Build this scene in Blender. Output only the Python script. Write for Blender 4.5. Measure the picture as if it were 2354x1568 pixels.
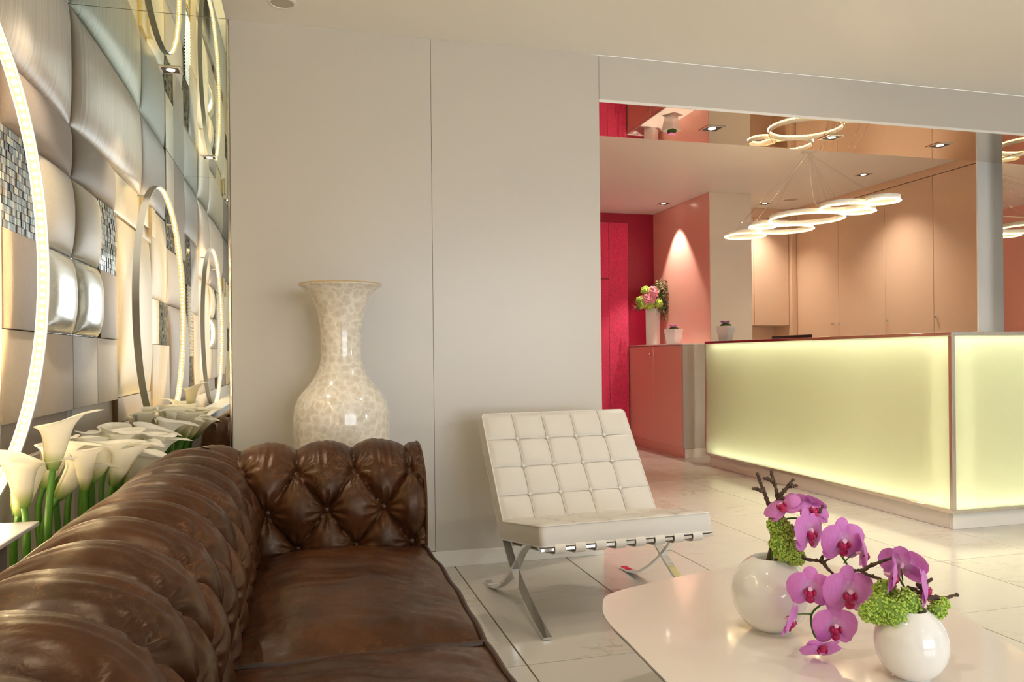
import bpy, bmesh, math, random
from mathutils import Vector, Matrix, Quaternion, noise
PI = math.pi
random.seed(7)
scene = bpy.context.scene
for o in list(bpy.data.objects):
    bpy.data.objects.remove(o)
C = scene.collection

# ------------------------------------------------------------------ camera
FPX, CX, CY, YAW, ROLL, CAMH = 1789.6, 1177.0, 817.6, 0.2637, -0.0103, 1.0745
PW, PH = 2354.0, 1568.0
cF = Vector((math.sin(YAW), math.cos(YAW), 0))
r0 = Vector((math.cos(YAW), -math.sin(YAW), 0)); u0 = Vector((0, 0, 1))
cR = math.cos(ROLL) * r0 + math.sin(ROLL) * u0
cU = -math.sin(ROLL) * r0 + math.cos(ROLL) * u0
cam_d = bpy.data.cameras.new('camera')
cam = bpy.data.objects.new('camera', cam_d)
C.objects.link(cam)
cam.matrix_world = Matrix(((cR.x, cU.x, -cF.x, 0), (cR.y, cU.y, -cF.y, 0), (cR.z, cU.z, -cF.z, CAMH), (0, 0, 0, 1)))
cam_d.sensor_fit = 'HORIZONTAL'; cam_d.sensor_width = 36.0
cam_d.lens = FPX / PW * 36.0
cam_d.shift_y = (CY - PH / 2) / PW
cam_d.shift_x = 0.0
cam_d.clip_start = 0.05
scene.camera = cam
def ray(px, py):
    return cF + cR * ((px - CX) / FPX) - cU * ((py - CY) / FPX)
def on_x(px, py, X):
    d = ray(px, py); return Vector((0, 0, CAMH)) + d * (X / d.x)
def on_y(px, py, Y):
    d = ray(px, py); return Vector((0, 0, CAMH)) + d * (Y / d.y)
def on_z(px, py, Z):
    d = ray(px, py); return Vector((0, 0, CAMH)) + d * ((Z - CAMH) / d.z)
def at_depth(px, py, F):
    return Vector((0, 0, CAMH)) + ray(px, py) * F

# ------------------------------------------------------------------ view, world, lights
scene.view_settings.view_transform = 'Standard'
scene.view_settings.look = 'None'
scene.view_settings.exposure = 0.62
scene.view_settings.gamma = 1.0
scene.view_settings.use_curve_mapping = False
scene.cycles.use_denoising = True
scene.cycles.use_light_tree = True
scene.cycles.max_bounces = 12
scene.cycles.diffuse_bounces = 5
scene.cycles.glossy_bounces = 8
scene.cycles.caustics_reflective = False
scene.cycles.caustics_refractive = False
scene.cycles.sample_clamp_indirect = 6.0

world = bpy.data.worlds.new('world'); scene.world = world
world.use_nodes = True
bg = world.node_tree.nodes['Background']
bg.inputs[0].default_value = (0.88, 0.94, 1.0, 1); bg.inputs[1].default_value = 4.6

WARM = (1.0, 0.87, 0.70)
def spot(name, loc, target, watts, size=1.2, blend=0.6, radius=0.03, col=WARM):
    l = bpy.data.lights.new(name, 'SPOT'); l.energy = watts; l.spot_size = size; l.spot_blend = blend
    l.shadow_soft_size = radius; l.color = col
    o = bpy.data.objects.new(name, l); C.objects.link(o); o.location = loc
    d = Vector(target) - Vector(loc); o.rotation_euler = d.to_track_quat('-Z', 'Y').to_euler()
    return o
def area(name, loc, target, watts, sx, sy, col, portal=False):
    l = bpy.data.lights.new(name, 'AREA'); l.energy = watts; l.shape = 'RECTANGLE'; l.size = sx; l.size_y = sy; l.color = col
    o = bpy.data.objects.new(name, l); C.objects.link(o); o.location = loc
    d = Vector(target) - Vector(loc); o.rotation_euler = d.to_track_quat('-Z', 'Y').to_euler()
    if portal: l.cycles.is_portal = True
    return o
# daylight comes in through the street window behind the camera
area('window_portal', (2.9, -4.46, 1.45), (2.9, 0, 1.45), 1, 4.4, 2.3, (1, 1, 1), portal=True)
# the lamp standing to the right of the camera that throws the chair's shadow to the left
spot('standing_lamp_light', (5.6, 0.05, 1.55), (0.9, 3.4, 0.75), 80, size=1.15, blend=0.5, radius=0.07, col=(1.0, 0.92, 0.80))

# ------------------------------------------------------------------ geometry helpers
def tag(o, label=None, cat=None, group=None, kind=None):
    if label: o['label'] = label
    if cat: o['category'] = cat
    if group: o['group'] = group
    if kind: o['kind'] = kind
    return o
def link(o, parent=None):
    C.objects.link(o)
    if parent is not None: o.parent = parent
    return o
def empty(name, loc=(0, 0, 0), rz=0.0):
    o = bpy.data.objects.new(name, None); C.objects.link(o); o.location = loc; o.rotation_euler = (0, 0, rz)
    o.empty_display_size = 0.1
    return o
def thing(name, label, cat, loc=(0, 0, 0), rz=0.0, group=None):
    return tag(empty(name, loc, rz), label, cat, group)

class MB:
    def __init__(self): self.v = []; self.f = []
    def add(self, vs, fs):
        n = len(self.v); self.v += [tuple(p) for p in vs]; self.f += [tuple(i + n for i in f) for f in fs]; return self
    def box(self, x0, x1, y0, y1, z0, z1):
        return self.add([(x0, y0, z0), (x1, y0, z0), (x1, y1, z0), (x0, y1, z0), (x0, y0, z1), (x1, y0, z1), (x1, y1, z1), (x0, y1, z1)],
                        [(0, 3, 2, 1), (4, 5, 6, 7), (0, 1, 5, 4), (1, 2, 6, 5), (2, 3, 7, 6), (3, 0, 4, 7)])
    def rbox(self, x0, x1, y0, y1, z0, z1, b=0.004, seg=2):
        bm = bmesh.new(); bmesh.ops.create_cube(bm, size=1)
        for v in bm.verts:
            v.co = Vector(((x0 + x1) / 2 + v.co.x * (x1 - x0), (y0 + y1) / 2 + v.co.y * (y1 - y0), (z0 + z1) / 2 + v.co.z * (z1 - z0)))
        bmesh.ops.bevel(bm, geom=list(bm.edges), offset=b, segments=seg, profile=0.6, affect='EDGES')
        bm.verts.index_update()
        self.add([v.co for v in bm.verts], [[v.index for v in f.verts] for f in bm.faces]); bm.free()
        return self
    def lathe(self, prof, seg=48, loc=(0, 0, 0), cap0=True, cap1=True):
        vs = []; fs = []
        for r, z in prof:
            for k in range(seg):
                a = 2 * PI * k / seg; vs.append((loc[0] + r * math.cos(a), loc[1] + r * math.sin(a), loc[2] + z))
        for i in range(len(prof) - 1):
            for k in range(seg):
                a = i * seg + k; b = i * seg + (k + 1) % seg
                fs.append((a, b, b + seg, a + seg))
        if cap0: fs.append(tuple(reversed(range(seg))))
        if cap1: fs.append(tuple(range((len(prof) - 1) * seg, len(prof) * seg)))
        return self.add(vs, fs)
    def tube(self, pts, rad, seg=8, closed=False, caps=True, flat=1.0):
        pts = [Vector(p) for p in pts]; n = len(pts)
        if not hasattr(rad, '__len__'): rad = [rad] * n
        vs = []; fs = []; up = None
        for i in range(n):
            if closed: d = pts[(i + 1) % n] - pts[i - 1]
            else: d = pts[min(i + 1, n - 1)] - pts[max(i - 1, 0)]
            d.normalize()
            if up is None:
                up = Vector((0, 0, 1)) if abs(d.z) < 0.9 else Vector((1, 0, 0))
            s = d.cross(up)
            if s.length < 1e-6: s = d.orthogonal()
            s.normalize(); up = s.cross(d).normalized()
            for k in range(seg):
                a = 2 * PI * k / seg
                vs.append(pts[i] + (s * math.cos(a) + up * math.sin(a) * flat) * rad[i])
        m = n if closed else n - 1
        for i in range(m):
            for k in range(seg):
                a = i * seg + k; b = i * seg + (k + 1) % seg; j = ((i + 1) % n) * seg
                fs.append((a, j + k, j + (k + 1) % seg, b))
        if caps and not closed:
            fs.append(tuple(range(seg))); fs.append(tuple(reversed(range((n - 1) * seg, n * seg))))
        return self.add(vs, fs)
    def grid(self, fn, nu, nv, closeu=False, flip=False):
        vs = [fn(i / nu, j / nv) for i in range(nu + (0 if closeu else 1)) for j in range(nv + 1)]
        fs = []; w = nv + 1; cnt = nu if closeu else nu + 1
        for i in range(nu):
            for j in range(nv):
                a = i * w + j; b = ((i + 1) % cnt) * w + j
                q = (a, b, b + 1, a + 1)
                fs.append(q[::-1] if flip else q)
        return self.add(vs, fs)
    def sphere(self, c, r, seg=12, rings=8, sc=(1, 1, 1)):
        vs = [(c[0], c[1], c[2] + r * sc[2])]; fs = []
        for i in range(1, rings):
            t = PI * i / rings
            for k in range(seg):
                a = 2 * PI * k / seg
                vs.append((c[0] + r * sc[0] * math.sin(t) * math.cos(a), c[1] + r * sc[1] * math.sin(t) * math.sin(a), c[2] + r * sc[2] * math.cos(t)))
        vs.append((c[0], c[1], c[2] - r * sc[2])); L = len(vs) - 1
        for k in range(seg): fs.append((0, 1 + k, 1 + (k + 1) % seg))
        for i in range(rings - 2):
            for k in range(seg):
                a = 1 + i * seg + k; b = 1 + i * seg + (k + 1) % seg
                fs.append((a, a + seg, b + seg, b))
        o = 1 + (rings - 2) * seg
        for k in range(seg): fs.append((L, o + (k + 1) % seg, o + k))
        return self.add(vs, fs)
    def xform(self, M):
        self.v = [tuple(M @ Vector(p)) for p in self.v]; return self
    def mesh(self, name, mat=None, smooth=True, angle=40):
        me = bpy.data.meshes.new(name); me.from_pydata(self.v, [], self.f); me.validate()
        if mat: me.materials.append(mat)
        if smooth:
            me.polygons.foreach_set('use_smooth', [True] * len(me.polygons))
            if angle: me.set_sharp_from_angle(angle=math.radians(angle))
        me.update(); return me
    def build(self, name, mat=None, parent=None, smooth=True, angle=40):
        o = bpy.data.objects.new(name, self.mesh(name, mat, smooth, angle))
        return link(o, parent)
def struct(name, mb, mat, parent=None, label=None, cat=None, smooth=False):
    o = mb.build(name, mat, parent, smooth=smooth)
    if parent is None: o['kind'] = 'structure'
    tag(o, label, cat)
    return o
def catmull(pts, n=8, closed=False):
    pts = [Vector(p) for p in pts]; out = []; N = len(pts)
    rng = range(N) if closed else range(N - 1)
    for i in rng:
        if closed: p0, p1, p2, p3 = pts[i - 1], pts[i], pts[(i + 1) % N], pts[(i + 2) % N]
        else: p0, p1, p2, p3 = pts[max(i - 1, 0)], pts[i], pts[i + 1], pts[min(i + 2, N - 1)]
        for k in range(n):
            t = k / n
            out.append(0.5 * ((2 * p1) + (p2 - p0) * t + (2 * p0 - 5 * p1 + 4 * p2 - p3) * t * t + (3 * p1 - p0 - 3 * p2 + p3) * t ** 3))
    if not closed: out.append(pts[-1])
    return out
def inst(me, name, parent=None, loc=(0, 0, 0), rot=None):
    o = bpy.data.objects.new(name, me); link(o, parent); o.location = loc
    if rot is not None: o.rotation_euler = rot
    return o

# ------------------------------------------------------------------ materials
def newmat(name):
    m = bpy.data.materials.new(name); m.use_nodes = True
    nt = m.node_tree; b = nt.nodes['Principled BSDF']
    return m, nt, b
def setp(b, **k):
    for n, v in k.items():
        n = n.replace('_', ' ')
        if n in b.inputs:
            b.inputs[n].default_value = (*v, 1) if isinstance(v, tuple) and len(v) == 3 else v
def mat(name, col, rough=0.5, metal=0.0, **k):
    m, nt, b = newmat(name); setp(b, Base_Color=col, Roughness=rough, Metallic=metal, **k); return m
def texco(nt, kind='Object', scale=None):
    t = nt.nodes.new('ShaderNodeTexCoord')
    if scale is None: return t.outputs[kind]
    mp = nt.nodes.new('ShaderNodeMapping'); mp.inputs['Scale'].default_value = scale
    nt.links.new(t.outputs[kind], mp.inputs[0]); return mp.outputs[0]
def nz(nt, co, scale=5, detail=4, rough=0.5, dist=0.0):
    n = nt.nodes.new('ShaderNodeTexNoise'); n.inputs['Scale'].default_value = scale; n.inputs['Detail'].default_value = detail
    n.inputs['Roughness'].default_value = rough; n.inputs['Distortion'].default_value = dist
    if co is not None: nt.links.new(co, n.inputs['Vector'])
    return n
def ramp(nt, fac, stops):
    r = nt.nodes.new('ShaderNodeValToRGB'); e = r.color_ramp.elements
    while len(e) < len(stops): e.new(0.5)
    for i, (p, c) in enumerate(stops): e[i].position = p; e[i].color = (*c, 1) if len(c) == 3 else c
    nt.links.new(fac, r.inputs[0]); return r
def bump(nt, b, height, strength=0.2, dist=0.01):
    n = nt.nodes.new('ShaderNodeBump'); n.inputs['Strength'].default_value = strength; n.inputs['Distance'].default_value = dist
    nt.links.new(height, n.inputs['Height']); nt.links.new(n.outputs[0], b.inputs['Normal']); return n
def emis(name, col, s):
    m, nt, b = newmat(name); setp(b, Base_Color=col, Roughness=0.5, Emission_Color=col, Emission_Strength=s); return m
def lacquer(name, col, rough=0.28, tex=0.06):
    m, nt, b = newmat(name); setp(b, Base_Color=col, Roughness=rough, Specular_IOR_Level=0.5)
    n = nz(nt, texco(nt, 'Object'), 90, 2); bump(nt, b, n.outputs[0], tex, 0.002)
    return m
def fabric(name, col, rough=0.55, sheen=0.3, fine=220, strength=0.25, metal=0.0, stretch=(1, 1, 1), var=0.12):
    m, nt, b = newmat(name); setp(b, Roughness=rough, Metallic=metal, Sheen_Weight=sheen)
    n = nz(nt, texco(nt, 'Object', stretch), fine, 3)
    lo = tuple(c * (1 - var) for c in col); hi = tuple(min(1, c * (1 + var)) for c in col)
    r = ramp(nt, n.outputs[0], [(0.3, lo), (0.7, hi)]); nt.links.new(r.outputs[0], b.inputs['Base Color'])
    bump(nt, b, n.outputs[0], strength, 0.002)
    return m
M = {}
M['wall'] = lacquer('beige_lacquer', (0.57, 0.54, 0.487), 0.27)
M['ceiling'] = mat('ceiling_paint', (0.86, 0.84, 0.79), 0.42)
M['ceiling2'] = mat('white_ceiling_paint', (0.92, 0.93, 0.92), 0.45)
M['trim'] = lacquer('white_trim', (0.84, 0.81, 0.76), 0.35)
M['taupe'] = mat('taupe_paint', (0.42, 0.35, 0.28), 0.6)
M['salmon'] = lacquer('salmon_lacquer', (0.90, 0.50, 0.42), 0.22)
M['peach'] = lacquer('warm_lit_lacquer', (0.78, 0.56, 0.41), 0.28)  # chandelier warmth and colour bleed put into a white-beige lacquer
M['cream'] = lacquer('cream_lacquer', (0.82, 0.75, 0.63), 0.28)
M['crimson'] = fabric('crimson_wall', (0.34, 0.002, 0.03), 0.45, 0.0, 120, 0.1)
M['velvet'] = fabric('red_velvet', (0.74, 0.03, 0.12), 0.75, 0.6, 60, 0.25, var=0.2)
M['white'] = mat('white_paint', (0.82, 0.80, 0.76), 0.4)
M['dark'] = mat('dark_recess', (0.06, 0.05, 0.045), 0.6)
M['mirror'] = mat('silver_mirror', (0.90, 0.91, 0.86), 0.0, 1.0)
M['gmirror'] = mat('green_tinted_mirror', (0.66, 0.72, 0.60), 0.01, 1.0)
M['bmirror'] = mat('bronze_mirror', (0.80, 0.72, 0.60), 0.01, 1.0)
M['chrome'] = mat('chrome', (0.86, 0.86, 0.87), 0.06, 1.0)
M['steel'] = mat('polished_steel', (0.72, 0.67, 0.60), 0.12, 1.0)
M['brass'] = mat('brass_line', (0.62, 0.45, 0.2), 0.25, 1.0)
M['black'] = mat('black_plastic', (0.015, 0.014, 0.014), 0.35)
M['led'] = emis('warm_led', (1.0, 0.76, 0.40), 165)
M['ledstrip'] = emis('led_band', (1.0, 0.72, 0.32), 0.5)
M['ledstrip'].node_tree.nodes['Principled BSDF'].inputs['Base Color'].default_value = (0.12, 0.09, 0.05, 1)
M['ledc'] = emis('chandelier_led', (1.0, 0.78, 0.45), 30)
M['lampface'] = emis('downlight_glow', (1.0, 0.88, 0.70), 14)
M['striplight'] = emis('desk_led', (1.0, 1.0, 0.82), 290)
M['ledring'] = emis('chandelier_band', (1.0, 0.74, 0.34), 1.5)
M['hoop'] = mat('white_hoop', (0.80, 0.80, 0.76), 0.4)
# ceramic
def ceramic():
    m, nt, b = newmat('crystalline_glaze'); co = texco(nt, 'Object')
    v = nt.nodes.new('ShaderNodeTexVoronoi'); v.inputs['Scale'].default_value = 26; v.feature = 'F1'
    nt.links.new(co, v.inputs['Vector'])
    v2 = nt.nodes.new('ShaderNodeTexVoronoi'); v2.inputs['Scale'].default_value = 60
    nt.links.new(co, v2.inputs['Vector'])
    r = ramp(nt, v.outputs['Distance'], [(0.0, (0.66, 0.60, 0.50)), (0.45, (0.76, 0.71, 0.62)), (0.62, (0.86, 0.82, 0.74)), (0.8, (0.70, 0.65, 0.56))])
    r2 = ramp(nt, v2.outputs['Distance'], [(0.2, (0.85, 0.83, 0.8)), (0.6, (1, 1, 1))])
    mx = nt.nodes.new('ShaderNodeMixRGB'); mx.blend_type = 'MULTIPLY'; mx.inputs[0].default_value = 0.6
    nt.links.new(r.outputs[0], mx.inputs[1]); nt.links.new(r2.outputs[0], mx.inputs[2]); nt.links.new(mx.outputs[0], b.inputs['Base Color'])
    setp(b, Roughness=0.12, Coat_Weight=0.6, Coat_Roughness=0.04); bump(nt, b, v.outputs['Distance'], 0.04, 0.003)
    return m
M['glaze'] = ceramic()
M['porcelain'] = mat('white_porcelain', (0.86, 0.85, 0.83), 0.08, Coat_Weight=0.8, Coat_Roughness=0.03)
M['frost'] = mat('frosted_white_glass', (0.86, 0.80, 0.78), 0.25, Subsurface_Weight=0.2)
def marble():
    m, nt, b = newmat('marble_tile'); g = nt.nodes.new('ShaderNodeNewGeometry')
    oi = nt.nodes.new('ShaderNodeObjectInfo')
    ad = nt.nodes.new('ShaderNodeVectorMath'); ad.operation = 'SCALE'; ad.inputs['Scale'].default_value = 13.0
    cmb = nt.nodes.new('ShaderNodeCombineXYZ'); nt.links.new(oi.outputs['Random'], cmb.inputs[0]); nt.links.new(oi.outputs['Random'], cmb.inputs[2])
    nt.links.new(cmb.outputs[0], ad.inputs[0])
    sm = nt.nodes.new('ShaderNodeVectorMath'); sm.operation = 'ADD'
    nt.links.new(g.outputs['Position'], sm.inputs[0]); nt.links.new(ad.outputs[0], sm.inputs[1])
    mp = nt.nodes.new('ShaderNodeMapping'); mp.inputs['Rotation'].default_value = (0, 0, 0.5); mp.inputs['Scale'].default_value = (1, 2.6, 1)
    nt.links.new(sm.outputs[0], mp.inputs[0])
    n1 = nz(nt, mp.outputs[0], 1.6, 9, 0.62, 0.8)
    n2 = nz(nt, sm.outputs[0], 1.2, 3)
    # thin veins where the distorted noise crosses 0.5
    sub = nt.nodes.new('ShaderNodeMath'); sub.operation = 'SUBTRACT'; sub.inputs[1].default_value = 0.5; nt.links.new(n1.outputs[0], sub.inputs[0])
    ab = nt.nodes.new('ShaderNodeMath'); ab.operation = 'ABSOLUTE'; nt.links.new(sub.outputs[0], ab.inputs[0])
    r = ramp(nt, ab.outputs[0], [(0.0, (0.38, 0.32, 0.23)), (0.007, (0.55, 0.49, 0.41)), (0.02, (0.63, 0.605, 0.56)), (0.3, (0.66, 0.635, 0.59))])
    pres = ramp(nt, n2.outputs[0], [(0.47, (0, 0, 0)), (0.68, (0.95, 0.95, 0.95))])
    mx = nt.nodes.new('ShaderNodeMixRGB'); nt.links.new(pres.outputs[0], mx.inputs[0]); mx.inputs[1].default_value = (0.65, 0.625, 0.58, 1)
    nt.links.new(r.outputs[0], mx.inputs[2]); nt.links.new(mx.outputs[0], b.inputs['Base Color'])
    setp(b, Roughness=0.16, Specular_IOR_Level=0.45)
    n3 = nz(nt, sm.outputs[0], 9, 3); rr = ramp(nt, n3.outputs[0], [(0.3, (0.13,) * 3), (0.7, (0.22,) * 3)]); nt.links.new(rr.outputs[0], b.inputs['Roughness'])
    return m
M['marble'] = marble()
M['grout'] = mat('tile_joint', (0.22, 0.17, 0.08), 0.7)
M['boxback'] = mat('light_box_grey', (0.30, 0.30, 0.24), 0.7)
def leather():
    m, nt, b = newmat('brown_leather'); co = texco(nt, 'Object')
    n1 = nz(nt, co, 5, 6, 0.6, 0.4); n2 = nz(nt, co, 38, 5, 0.6, 1.0)
    r = ramp(nt, n1.outputs[0], [(0.25, (0.016, 0.005, 0.0022)), (0.5, (0.041, 0.0125, 0.0038)), (0.75, (0.080, 0.028, 0.009))])
    v = nt.nodes.new('ShaderNodeTexVoronoi'); v.feature = 'DISTANCE_TO_EDGE'; v.inputs['Scale'].default_value = 42
    wv = nt.nodes.new('ShaderNodeMixRGB'); wv.blend_type = 'ADD'; wv.inputs[0].default_value = 0.05
    nt.links.new(co, wv.inputs[1]); nt.links.new(n2.outputs[1], wv.inputs[2]); nt.links.new(wv.outputs[0], v.inputs['Vector'])
    cr = ramp(nt, v.outputs['Distance'], [(0.0, (1, 1, 1)), (0.05, (0, 0, 0))])
    gate = ramp(nt, nz(nt, co, 7, 3).outputs[0], [(0.46, (0, 0, 0)), (0.68, (1, 1, 1))])
    mul = nt.nodes.new('ShaderNodeMath'); mul.operation = 'MULTIPLY'; nt.links.new(cr.outputs[0], mul.inputs[0]); nt.links.new(gate.outputs[0], mul.inputs[1])
    mx = nt.nodes.new('ShaderNodeMixRGB'); nt.links.new(mul.outputs[0], mx.inputs[0]); nt.links.new(r.outputs[0], mx.inputs[1]); mx.inputs[2].default_value = (0.125, 0.050, 0.020, 1)
    nt.links.new(mx.outputs[0], b.inputs['Base Color'])
    rr = ramp(nt, n2.outputs[0], [(0.3, (0.28,) * 3), (0.7, (0.46,) * 3)]); nt.links.new(rr.outputs[0], b.inputs['Roughness'])
    setp(b, Specular_IOR_Level=0.34, Specular_Tint=(1.0, 0.82, 0.62))
    n3 = nz(nt, co, 260, 2); bb = bump(nt, b, n3.outputs[0], 0.12, 0.001)
    b2 = nt.nodes.new('ShaderNodeBump'); b2.inputs['Strength'].default_value = 0.12; b2.inputs['Distance'].default_value = 0.004
    nt.links.new(n2.outputs[0], b2.inputs['Height']); nt.links.new(b2.outputs[0], bb.inputs['Normal'])
    return m
M['leather'] = leather()
M['piping'] = mat('dark_piping', (0.030, 0.011, 0.006), 0.4)
M['whiteleather'] = fabric('white_leather', (0.66, 0.635, 0.585), 0.42, 0.0, 320, 0.08, var=0.02)
M['strap'] = mat('white_strap', (0.70, 0.67, 0.615), 0.45)
M['tabletop'] = mat('cream_gloss_top', (0.80, 0.76, 0.70), 0.14, Coat_Weight=0.5, Coat_Roughness=0.05)
M['tableedge'] = mat('brown_table_edge', (0.10, 0.06, 0.03), 0.35)
# fabrics of the padded wall
M['satin'] = fabric('cream_satin', (0.76, 0.64, 0.46), 0.38, 0.3, 160, 0.12, stretch=(1, 6, 0.3))
M['satinglint'] = fabric('satin_highlights', (0.70, 0.57, 0.43), 0.34, 0.3, 4.2, 0.6, stretch=(1, 9, 0.12), var=0.20)  # LED highlight bands on satin, put into its colour and bump
M['brownf'] = fabric('brown_weave', (0.30, 0.21, 0.14), 0.5, 0.3, 120, 0.3, stretch=(1, 0.4, 5))
M['greyf'] = fabric('grey_satin', (0.25, 0.21, 0.18), 0.42, 0.2, 90, 0.12)
M['beigef'] = fabric('beige_silk', (0.58, 0.44, 0.29), 0.5, 0.3, 150, 0.2, stretch=(1, 5, 0.4))
M['silver'] = fabric('silver_satin', (0.62, 0.61, 0.55), 0.22, 0.1, 120, 0.06, metal=0.55)
M['gold'] = fabric('pale_gold', (0.68, 0.55, 0.33), 0.35, 0.2, 140, 0.15, metal=0.25)
def woodm():
    m, nt, b = newmat('striped_wood'); w = nt.nodes.new('ShaderNodeTexWave'); w.bands_direction = 'Y'; w.inputs['Scale'].default_value = 9; w.inputs['Distortion'].default_value = 1.5
    nt.links.new(texco(nt, 'Object'), w.inputs['Vector'])
    r = ramp(nt, w.outputs[0], [(0.2, (0.50, 0.37, 0.21)), (0.8, (0.72, 0.58, 0.38))]); nt.links.new(r.outputs[0], b.inputs['Base Color']); setp(b, Roughness=0.45)
    return m
M['wood'] = woodm()
def mosaicm():
    m, nt, b = newmat('glass_mosaic'); g = nt.nodes.new('ShaderNodeNewGeometry')
    r = ramp(nt, g.outputs['Random Per Island'], [(0.0, (0.03, 0.035, 0.05)), (0.2, (0.15, 0.11, 0.075)), (0.4, (0.28, 0.30, 0.24)), (0.6, (0.12, 0.17, 0.19)), (0.8, (0.42, 0.40, 0.31)), (1.0, (0.20, 0.13, 0.08))])
    r.color_ramp.interpolation = 'CONSTANT'
    nt.links.new(r.outputs[0], b.inputs['Base Color']); setp(b, Roughness=0.12, Metallic=0.35); return m
M['mosaic'] = mosaicm()
def gradz(name, stops, rough=0.4, sss=0.0, trans=None):
    m, nt, b = newmat(name); t = nt.nodes.new('ShaderNodeTexCoord'); s = nt.nodes.new('ShaderNodeSeparateXYZ')
    nt.links.new(t.outputs['Generated'], s.inputs[0]); r = ramp(nt, s.outputs[2], stops); nt.links.new(r.outputs[0], b.inputs['Base Color'])
    setp(b, Roughness=rough, Subsurface_Weight=sss, Subsurface_Scale=0.01); return m
M['spathe'] = gradz('calla_spathe', [(0.0, (0.16, 0.33, 0.05)), (0.13, (0.45, 0.52, 0.20)), (0.30, (0.88, 0.85, 0.70)), (1.0, (0.93, 0.91, 0.83))], 0.45)
def add_trans(m, w):
    nt = m.node_tree; b = nt.nodes['Principled BSDF']; src = b.inputs['Base Color'].links[0].from_socket
    tr = nt.nodes.new('ShaderNodeBsdfTranslucent'); nt.links.new(src, tr.inputs[0]); ms = nt.nodes.new('ShaderNodeMixShader'); ms.inputs[0].default_value = w
    nt.links.new(b.outputs[0], ms.inputs[1]); nt.links.new(tr.outputs[0], ms.inputs[2]); nt.links.new(ms.outputs[0], nt.nodes['Material Output'].inputs[0])
add_trans(M['spathe'], 0.35)
M['stem'] = gradz('calla_stem', [(0.0, (0.035, 0.12, 0.01)), (1.0, (0.09, 0.26, 0.03))], 0.35)
M['spadix'] = mat('yellow_spadix', (0.85, 0.55, 0.08), 0.6)
def petalm(name, c_in, c_out):
    m, nt, b = newmat(name); t = nt.nodes.new('ShaderNodeTexCoord')
    v = nz(nt, texco(nt, 'Object', (12, 120, 40)), 5, 3); g = nt.nodes.new('ShaderNodeTexGradient'); g.gradient_type = 'SPHERICAL'
    mp = nt.nodes.new('ShaderNodeMapping'); mp.inputs['Scale'].default_value = (22, 22, 22); nt.links.new(t.outputs['Object'], mp.inputs[0]); nt.links.new(mp.outputs[0], g.inputs[0])
    r = ramp(nt, g.outputs[0], [(0.0, c_out), (0.45, c_out), (1.0, c_in)])
    mx = nt.nodes.new('ShaderNodeMixRGB'); mx.blend_type = 'MULTIPLY'; mx.inputs[0].default_value = 0.35
    nt.links.new(r.outputs[0], mx.inputs[1]); nt.links.new(v.outputs[0], mx.inputs[2]); nt.links.new(mx.outputs[0], b.inputs['Base Color'])
    setp(b, Roughness=0.5, Sheen_Weight=0.2)
    tr = nt.nodes.new('ShaderNodeBsdfTranslucent'); nt.links.new(mx.outputs[0], tr.inputs[0])
    ms = nt.nodes.new('ShaderNodeMixShader'); ms.inputs[0].default_value = 0.25
    nt.links.new(b.outputs[0], ms.inputs[1]); nt.links.new(tr.outputs[0], ms.inputs[2]); nt.links.new(ms.outputs[0], nt.nodes['Material Output'].inputs[0])
    return m
M['orchid'] = petalm('orchid_petal', (0.95, 0.70, 0.90), (0.84, 0.27, 0.78))
M['lip'] = mat('orchid_lip', (0.42, 0.005, 0.09), 0.4)
M['column'] = mat('orchid_column', (0.85, 0.50, 0.70), 0.5)
M['twig'] = fabric('twig_bark', (0.085, 0.05, 0.032), 0.8, 0.0, 60, 0.5, var=0.5)
M['vib'] = mat('viburnum_green', (0.46, 0.64, 0.11), 0.6)
M['vibcore'] = mat('viburnum_core', (0.20, 0.34, 0.05), 0.7)
M['leaf'] = mat('leaf_green', (0.06, 0.19, 0.03), 0.45)
M['moss'] = mat('moss_green', (0.07, 0.16, 0.03), 0.8)
M['peony'] = mat('pink_peony', (0.82, 0.35, 0.42), 0.6)
M['foliage'] = mat('brown_foliage', (0.20, 0.14, 0.07), 0.6)
def panem():
    m, nt, b = newmat('lit_desk_glass')
    tr = nt.nodes.new('ShaderNodeBsdfTranslucent'); tr.inputs[0].default_value = (0.95, 0.96, 0.82, 1)
    setp(b, Base_Color=(0.70, 0.685, 0.49), Roughness=0.12)
    ms = nt.nodes.new('ShaderNodeMixShader'); ms.inputs[0].default_value = 0.5
    nt.links.new(b.outputs[0], ms.inputs[1]); nt.links.new(tr.outputs[0], ms.inputs[2]); nt.links.new(ms.outputs[0], nt.nodes['Material Output'].inputs[0])
    return m
M['pane'] = panem()
def clearm():
    m, nt, b = newmat('window_glass'); t = nt.nodes.new('ShaderNodeBsdfTransparent'); g = nt.nodes.new('ShaderNodeBsdfGlossy'); g.inputs['Roughness'].default_value = 0.02
    ms = nt.nodes.new('ShaderNodeMixShader'); ms.inputs[0].default_value = 0.06
    nt.links.new(t.outputs[0], ms.inputs[1]); nt.links.new(g.outputs[0], ms.inputs[2]); nt.links.new(ms.outputs[0], nt.nodes['Material Output'].inputs[0]); return m
M['clear'] = clearm()

# ------------------------------------------------------------------ room dimensions
D, HC, HS, H2 = 3.9255, 2.69, 2.44, 2.759
XW, XA, XB, XC = -1.01, -0.3324, 0.6465, 1.5601
D2, D3, D4 = 4.541, 8.629, 7.289
XCOL0, XCOL1 = 4.712, 4.936
XS, XCB = 4.118, 3.776
XR, YF = 7.4, -4.5

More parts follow.
